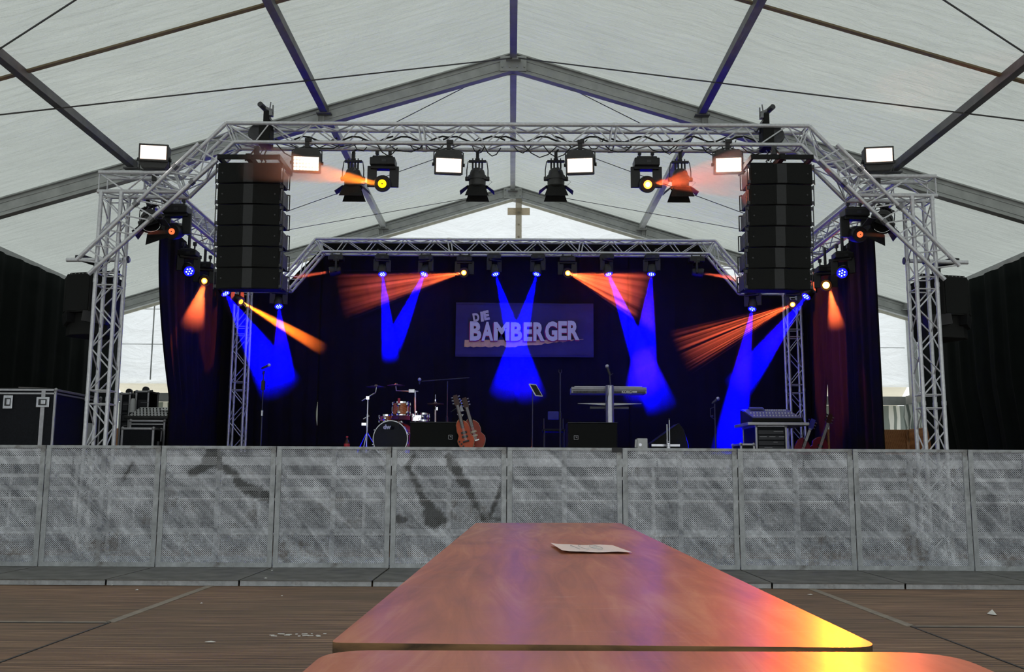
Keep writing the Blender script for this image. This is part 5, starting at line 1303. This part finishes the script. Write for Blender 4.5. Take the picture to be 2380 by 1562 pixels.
text('KORG', P(1445, 914.5, YK - .012), X_, Z_, .15, .048, M_white, t, 'lettering', .05, .004); 
b = MB(); b.box(P(1475, 911, YK - .012), (.07, .006, .03)); b.build('model_badge', M_white, t, True, bevel=.01)
t = thing('keyboard_stand', 'silver column keyboard stand behind the right low speaker box', 'keyboard stand', (mx_.x, YK - .12, ZS))
b = MB(); tpc = P(1417, 896, YK - .1); b.prism([(-.06, -.02), (-.03, -.055), (.03, -.055), (.06, -.02), (.06, .03), (-.06, .03)], V((mx_.x, YK - .1, (tpc.z + ZS) / 2)), X_, (0, 1, 0), tpc.z - ZS); b.build('column', M_col, t, True, bevel=.01)
b = MB(); b.box((mx_.x, YK + .0, ZS + .02), (.8, .5, .04)); b.build('foot', M_grey, t, True, bevel=.01)
for s in (-1, 1):
    b = MB(); e = P(1343 if s < 0 else 1490, 940, YK); m_ = P(1416, 940, YK); b.prism([(0, -.02), (s * abs(e.x - m_.x), -.004 + .012), (s * abs(e.x - m_.x), .012), (0, .018)], V((m_.x, YK, m_.z)), X_, Z_, .10); b.build('arm', M_white, t, True)
b = MB(); b.box(P(1416, 948, YK), (.58, .06, .03)); b.build('lower_tray', M_grey, t, True)
b = MB(); b.tube([P(1419, 896, YK - .1), P(1417, 873, YK - .1)], .010, 6); b.tube([P(1417, 873, YK - .1), P(1425, 868, YK - .1)], .006, 6); b.build('mic_arm', M_grey, t, True)
mic(t, P(1418, 873, YK - .1), P(1410.5, 850, YK - .1) - P(1418, 873, YK - .1), .17)
b = MB(); b.tube([P(1416, 897, YK - .17), P(1414, 915, YK - .17), P(1408, 940, YK - .17), P(1405, 955, YK - .17)], .004, 5); b.build('cable', M_cable, t, True)

# tablet on a music stand
YT_ = 14.2; t = thing('music_stand', 'thin music stand holding a tilted tablet with white rim', 'music stand', (P(1237, 1040, YT_).x, YT_, ZS))
q4 = [P(1230, 893, YT_), P(1246, 894.5, YT_ + .05), P(1261, 921, YT_ - .05), P(1245, 919.5, YT_ - .1)]
b = MB(); b.add(q4 + [p + V((0, .012, 0)) for p in q4], [(0, 1, 2, 3), (7, 6, 5, 4), (0, 4, 5, 1), (1, 5, 6, 2), (2, 6, 7, 3), (3, 7, 4, 0)]); tb = b.build('tablet', M_blackmat, t, True)
b = MB()
for i in range(4): b.bar(q4[i] - V((0, .006, 0)), q4[(i + 1) % 4] - V((0, .006, 0)), .016 if i != 1 else .008, .008, (0, 1, 0))
b.build('tablet_rim', M_white, t, True)
b = MB(); b.tube([(t.location.x, YT_ + .02, ZS), P(1238, 912, YT_ + .02)], .008, 6); b.tube([P(1238, 912, YT_ + .02), P(1246, 910, YT_)], .008, 6); b.build('pole', M_grey, t, True)
b = MB(); tripod(b, t.location.x, YT_, h=.15, R_=.25, r=.006); b.build('tripod', M_grey, t, True)
# chair, blue stage light painted into the backrest colour
q = P(1286, 958, 15.2); t = thing('folding_chair', 'blue-lit chair back behind the empty fork stand', 'chair', (q.x, 15.2, ZS))
b = MB(); b.box(P(1286, 966, 15.2), (.17, .03, .13)); b.build('backrest', mat('upholstery painted blue-lit', (.04, .04, .35), .7), t, True, bevel=.01)
b = MB(); b.box((q.x, 15.0, ZS + .42), (.36, .36, .04)); b.build('seat', M_blackmat, t, True, bevel=.01)
for dx in (-.15, .15):
    for dy in (-.36, 0):
        b = MB(); b.tube([(q.x + dx, 15.18 + dy, ZS), (q.x + dx, 15.18 + dy, ZS + (.42 if dy else q.z - ZS - .1))], .010, 6); b.build('leg', M_black, t, True)

# bottle
q = P(806, 1040, 13.6); t = thing('bottle', 'small bottle with red label standing left of the drum kit', 'bottle', (q.x, 13.6, ZS)); 
zt = P(806, 1014, 13.6).z - ZS
b = MB(); b.lathe([(0, 0), (.038, 0), (.040, .02), (.040, zt * .62), (.030, zt * .74), (.014, zt * .84), (.014, zt * .97)], t.location, Z_, 20); b.build('glass', mat('dark cola glass', (.05, .012, .01), .12), t, True, smooth=True)
b = MB(); b.lathe([(.0415, zt * .36), (.0415, zt * .60)], t.location, Z_, 20, False); b.build('paper_label', M_redp, t, True, smooth=True)
b = MB(); b.lathe([(.016, zt * .93), (.016, zt), (0, zt)], t.location, Z_, 12); b.build('cap', M_redp, t, True)

# trumpets on stand, white box, tray, wedge monitor
Yt = 13.5
q = P(1492, 1040, Yt); t = thing('white_box', 'small white box at the left end of the brass gear', 'box', (q.x, Yt + .1, ZS)); a, c_ = P(1481, 1019, Yt), P(1505, 1019, Yt)
b = MB(); b.box(((a.x + c_.x) / 2, Yt + .1, (a.z + ZS) / 2), (c_.x - a.x, .2, a.z - ZS)); b.build('body', M_white, t, True, bevel=.008)
b = MB(); b.lathe([(.022, 0), (.022, .01)], P(1488, 1034, Yt - .0), (0, -1, 0), 14); b.build('dial', M_steel, t, True); b = MB(); b.bar(P(1478, 1022, Yt), P(1477, 1040, Yt), .02, .03, (0, 1, 0)); b.build('side_flap', M_white, t, True)
t = thing('trumpet_stand', 'slim silver trumpet standing upright between the wedge and the white box', 'trumpet', (P(1555, 1040, Yt).x, Yt, ZS))
x1, x2 = P(1551, 1040, Yt).x, P(1556.5, 1040, Yt).x; zA, zB = P(1551, 986, Yt).z, P(1556, 976, Yt).z
b = MB(); b.tube([(x1, Yt, ZS), (x1, Yt, zA)], .010, 8); b.tube([(x2, Yt, ZS), (x2, Yt, zB)], .008, 8); b.lathe([(.008, 0), (.014, .02)], (x2, Yt, zB), Z_, 10); b.tube([(x1, Yt, ZS + .22), ((x1 + x2) / 2, Yt, ZS + .20), (x2, Yt, ZS + .22)], .008, 6); b.build('tubing', M_chrome, t, True)
b = MB()
for k in range(3): b.lathe([(.014, 0), (.014, .09)], ((x1 + x2) / 2, Yt - .02 + .0, ZS + .12 + k * .028), (0, 1, 0), 10)
b.build('valves', M_steel, t, True)
t = thing('wedge_monitor', 'black wedge monitor speaker lying behind the upright trumpet', 'speaker', (P(1562, 1040, 13.9).x, 13.9, ZS))
pr = [P(x, y, 13.9) for x, y in ((1512, 1031), (1578, 983), (1590, 1000), (1600, 1034))]; pr = [(p.x - t.location.x, p.z - ZS) for p in pr]; pr = [(pr[3][0], 0), (pr[0][0], 0)] + pr[:1] + pr[1:]
b = MB(); b.prism(pr, (t.location.x, 14.1, ZS), X_, Z_, .42); b.build('cabinet', M_blackmat, t, True, bevel=.01)
b = MB(); A, B_ = P(1519, 1028, 13.88), P(1575, 987, 13.88); b.bar(A, B_, .012, .4, (0, 1, 0)) if False else b.bar(A + V((0, .2, 0)), B_ + V((0, .2, 0)), .40, .012, (0, 0, 1)); b.build('grille', M_grille, t, True)
t = thing('brass_case', 'open pale-edged instrument case in front of the wedge monitor', 'case', (P(1545, 1040, 13.65).x, 13.65, ZS)); a, c_ = P(1514, 1033, 13.65), P(1580, 1038, 13.65)
b = MB(); b.box(((a.x + c_.x) / 2, 13.75, (a.z + ZS) / 2), (c_.x - a.x, .2, a.z - ZS)); b.build('shell', M_blackmat, t, True, bevel=.005)
b = MB(); b.box(((a.x + c_.x) / 2, 13.64, a.z - .012), (c_.x - a.x, .01, .03)); b.box(((a.x + c_.x) / 2, 13.64, a.z - .085), (c_.x - a.x - .1, .01, .02)); b.build('metal_rim', M_steel, t, True)
for i, px in enumerate((1506, 1586, 1598, 1612)):
    q = P(px, 1036, 13.7); h_ = (.19, .10, .12, .08)[i]; b = MB(); b.lathe([(0, 0), (.022, 0), (.022, h_ * .6), (.012, h_ * .8), (.012, h_), (0, h_)], (q.x, 13.7, ZS), Z_, 12)
    tag(b.build('bottle' if i == 0 else 'mug', (M_black, M_steel, mat('blue mug', (.1, .1, .3), .3), M_blackmat)[i], smooth=True), ('dark bottle between the white box and the wedge', 'steel cup right of the open instrument case', 'bluish mug right of the steel cup', 'dark mug, rightmost of the cups by the wedge')[i], 'bottle' if i == 0 else 'cup')

# ---------------------------------------------------------------- right mixing rack
YM = 13.9; M_rim = mat('aluminium case edge', (.50, .49, .52), .4, .6, .1, 20); M_desk = mat('blue-lit mixer panel', (.14, .14, .30), .4); M_blk2 = mat('equipment front', (.02, .02, .028), .4)  # mixer panel colour includes the blue light falling on it
def case(x0, x1, yt, Y, depth, label, side=.0, zf=ZS, name='flight_case', group='flight cases', hinge=True, zrot=0.0, lid=None, shelves=False):
    """upright case: front from px x0..x1 at plane Y"""
    a, c_ = P(x0, yt, Y), P(x1, yt, Y); w = c_.x - a.x; h = a.z - zf; t = thing(name, label, 'case', ((a.x + c_.x) / 2, Y + depth / 2, zf), zrot, group)
    b = MB(); b.box((0, 0, h / 2), (w, depth, h)); b.build('panels', M_case, t)
    b = MB(); e = .028; hw, hd = w / 2, depth / 2
    for x in (-hw, hw):
        for y in (-hd, hd): b.box((x, y, h / 2), (e, e, h))
    for z in (.014, h):
        for y in (-hd, hd): b.box((0, y, z), (w, e, e))
        for x in (-hw, hw): b.box((x, 0, z), (e, depth, e))
    if lid: 
        for y in (-hd, hd): b.box((0, y, h - lid), (w, e, e * .8))
        for x in (-hw, hw): b.box((x, 0, h - lid), (e, depth, e * .8))
    b.build('metal_edging', M_rim, t, bevel=.003)
    for x in (-hw, hw):
        for y in (-hd, hd): b = MB(); b.sphere((x, y, h), .028, 8); b.build('ball_corner', M_rim, t, smooth=True)
    if shelves:
        b = MB()
        for k in range(5): b.box((0, -hd - .004, h * (.12 + .17 * k)), (w - .06, .01, h * .14))
        b.build('rack_units', M_blk2, t, bevel=.003)
        b = MB(); rn = random.Random(2)
        for k in range(9): b.box((rn.uniform(-hw * .8, hw * .8), -hd - .012, h * (.15 + .17 * rn.randrange(5))), (rn.uniform(.03, .14), .006, .008))
        b.build('unit_markings', M_clamp, t)
    return t, w, h
t, w, h = case(1757, 1826, 990, YM, .75, 'open rack case with dark equipment carrying the right mixing desk', shelves=True)
q = P(1741, 988, YM - .05); q2 = P(1870, 984, YM + .4); cx_ = (P(1741, 988, YM).x + P(1833, 988, YM).x) / 2 + .12
t = thing('mixing_desk', 'blue-lit mixing desk with rows of faders on the right rack case', 'mixing desk', (cx_, YM + .3, q.z))
b = MB(); b.box((cx_, YM + .35, q.z + .02), (.88, .85, .045)); b.build('tray', M_rim, t, True, bevel=.008)
zl = q.z + .05; b = MB(); prof = [(-.38, 0), (-.38, .05), (.32, .22), (.36, .20), (.36, 0)]
b.prism(prof, (cx_ + .0, YM + .36, zl), (0, 1, 0), (0, 0, 1), .72); b.build('desk_body', M_blackmat, t, True, bevel=.006)
rotd = Matrix.Rotation(math.atan2(.17, .70), 3, 'X')
b = MB(); b.box((cx_, YM + .33, zl + .141), (.69, .70, .008), rotd); b.build('control_panel', M_desk, t, True)
for i in range(14):
    for j in range(2): b = MB(); b.box(V((cx_ - .30 + i * .046, YM + .10 + j * .2, zl + .098 + j * .049)), (.014, .03, .02), rotd); b.build('fader_cap', M_white, t, True)
for i in range(12): b = MB(); b.box(V((cx_ - .02 + i * .026, YM + .52, zl + .20)), (.012, .03, .03), rotd); b.build('fader_cap', M_white, t, True)
b = MB(); b.box((cx_ - .14, YM + .60, zl + .235), (.2, .12, .02), rotd); b.build('tablet', M_desk, t, True)
case(1722, 1752, 1033, YM - .1, .5, 'low pale-edged case at the foot of the right rack')
b = MB(); q = P(1728, 1026, YM - .1); tt = P(1740, 1028, 13.9)

# ---------------------------------------------------------------- left side: large flight case, mixer cases, light stands
ZL = ZS
t, w, h = case(-8, 130, 906, 11.9 + .35, 1.35, 'large black flight case with steel butterfly latches at the left edge', lid=.045)
def latch(x, z, w_, h_):
    b = MB(); b.box((x, -1.35 / 2 - .018, z), (w_, .01, h_)); o = b.build('latch_plate', M_steel, t, bevel=.01)
    b = MB(); b.box((x, -1.35 / 2 - .026, z), (w_ * .62, .01, h_ * .6)); b.build('latch_recess', M_grey, t, bevel=.006); b = MB(); b.box((x + .01, -1.35 / 2 - .032, z), (w_ * .35, .008, h_ * .42)); b.build('latch_handle', M_steel, t, bevel=.004)
sx = w / 138.0
latch(-w / 2 + 30 * sx, h - .155, .12, .17); latch(-w / 2 + 111 * sx, h - .155, .165, .13)
b = MB(); b.box((-w / 2 + 111 * sx, -1.35 / 2 - .006, h / 2), (.05, .02, h)); b.build('seam_profile', M_rim, t)
b = MB(); b.box((w / 2 + .006, .35, h * .35), (.006, .22, .28)); b.build('white_label', M_white, t); b = MB(); b.box((w / 2 + .006, .55, h - .14), (.006, .12, .12)); b.build('side_plate', M_clamp, t)
t = thing('case_lid_tray', 'dark tray and papers lying on the large flight case', 'tray', (P(60, 900, 12.9).x, 12.9, ZL + h)); z = ZL + h + .02
b = MB(); b.box((t.location.x + .05, 12.9, z + .02), (.75, .5, .05)); b.build('tray', M_blackmat, t, True, bevel=.01); b = MB(); b.box((t.location.x + .15, 12.85, z + .05), (.35, .3, .008), Matrix.Rotation(.3, 3, 'Z')); b.build('papers', mat('pale papers', (.4, .36, .36), .8), t, True)
t, w, h = case(304, 383, 978, 14.05, .75, 'larger black case with pale lid edges under the left mixer', lid=.05)
t, w2, h2 = case(285, 357, 996, 13.6, .3, 'smaller black case standing in front of the left mixer case')
b = MB(); b.box((w2 / 2 + .04, 0, h2 * .4), (.03, .12, .08)); b.build('handle', M_grey, t)
zt_ = ZS + h; cxm = P(358, 960, 14.35).x; t = thing('audio_mixer', 'grey slanted audio mixer on the left flight cases', 'mixing desk', (cxm, 14.35, zt_ + .02))
b = MB(); b.box((cxm, 14.37, zt_ + .05), (.66, .62, .05)); b.build('base', M_black, t, True, bevel=.01)
b = MB(); r_ = Matrix.Rotation(.33, 3, 'X'); b.box((cxm, 14.37, zt_ + .13), (.64, .58, .03), r_); b.build('control_panel', M_clamp, t, True, bevel=.006)
b = MB()
for i in range(12):
    for j in range(4): b.lathe([(.010, 0), (.008, .02)], V((cxm, 14.37, zt_ + .145)) + r_ @ V((-.28 + i * .05, -.22 + j * .13, 0)), r_ @ V((0, 0, 1)), 6)
b.build('knobs', M_black, t, True)
b = MB(); b.box(V((cxm + .16, 14.37, zt_ + .148)) + r_ @ V((0, .15, .005)), (.2, .16, .006), r_); b.build('pale_screen', M_white, t, True)
# amplifier racks / dimmer towers behind the tower
for i, (xa, xb, yt, lb) in enumerate(((283, 303, 915, 'narrow dark equipment tower just right of the left truss tower'), (318, 346, 910, 'black equipment rack with small panels behind the left mixer'))):
    t, w_, h_ = case(xa, xb, yt, 15.25, .4, lb, shelves=True)
    b = MB(); b.lathe([(.05, 0), (.05, .05)], (0, -.05, h_ + .04), (0, -1, 0), 14); b.build('cable_reel', M_black, t)
t = thing('silver_cylinder', 'white upright gas cylinder between the dark equipment racks', 'cylinder', (P(309, 950, 15.0).x, 15.0, ZS)); z = P(309, 922, 15.0).z - ZS
b = MB(); b.lathe([(0, 0), (.045, 0), (.045, z - .08), (.03, z - .03), (0, z - .03)], t.location, Z_, 16, False); b.build('tank', M_white, t, True, smooth=True); b = MB(); b.lathe([(.05, z * .66), (.05, z * .73)], t.location, Z_, 14); b.lathe([(.025, z - .04), (.025, z + .03)], t.location, Z_, 10); b.build('valve', M_black, t, True)
t = thing('light_stand', 'dark folded light stand on top of the rear left racks', 'stand', (P(332, 915, 15.9).x, 15.9, ZS)); x_ = t.location.x
b = MB(); z = P(332, 905, 15.9).z; b.tube([(x_, 15.9, ZS), (x_, 15.9, z)], .015, 8); b.tube([(x_ - .15, 15.9, z - .05), (x_ + .16, 15.9, z - .03)], .022, 8); b.tube([(x_ + .1, 15.9, z - .02), (x_ + .14, 15.9, z - .4)], .012, 6); tripod(b, x_, 15.9, h=.2, R_=.2); b.build('frame', M_black, t, True)
# tent posts at the gable corners and unseen black sheet added under the stage to block light
b = MB(); b.box((0, 14.6, .57), (14.3, .02, 1.1)); tag(b.build('stage_light_block', M_drape), 'unseen black cloth added under the stage to block light from behind', 'skirt')
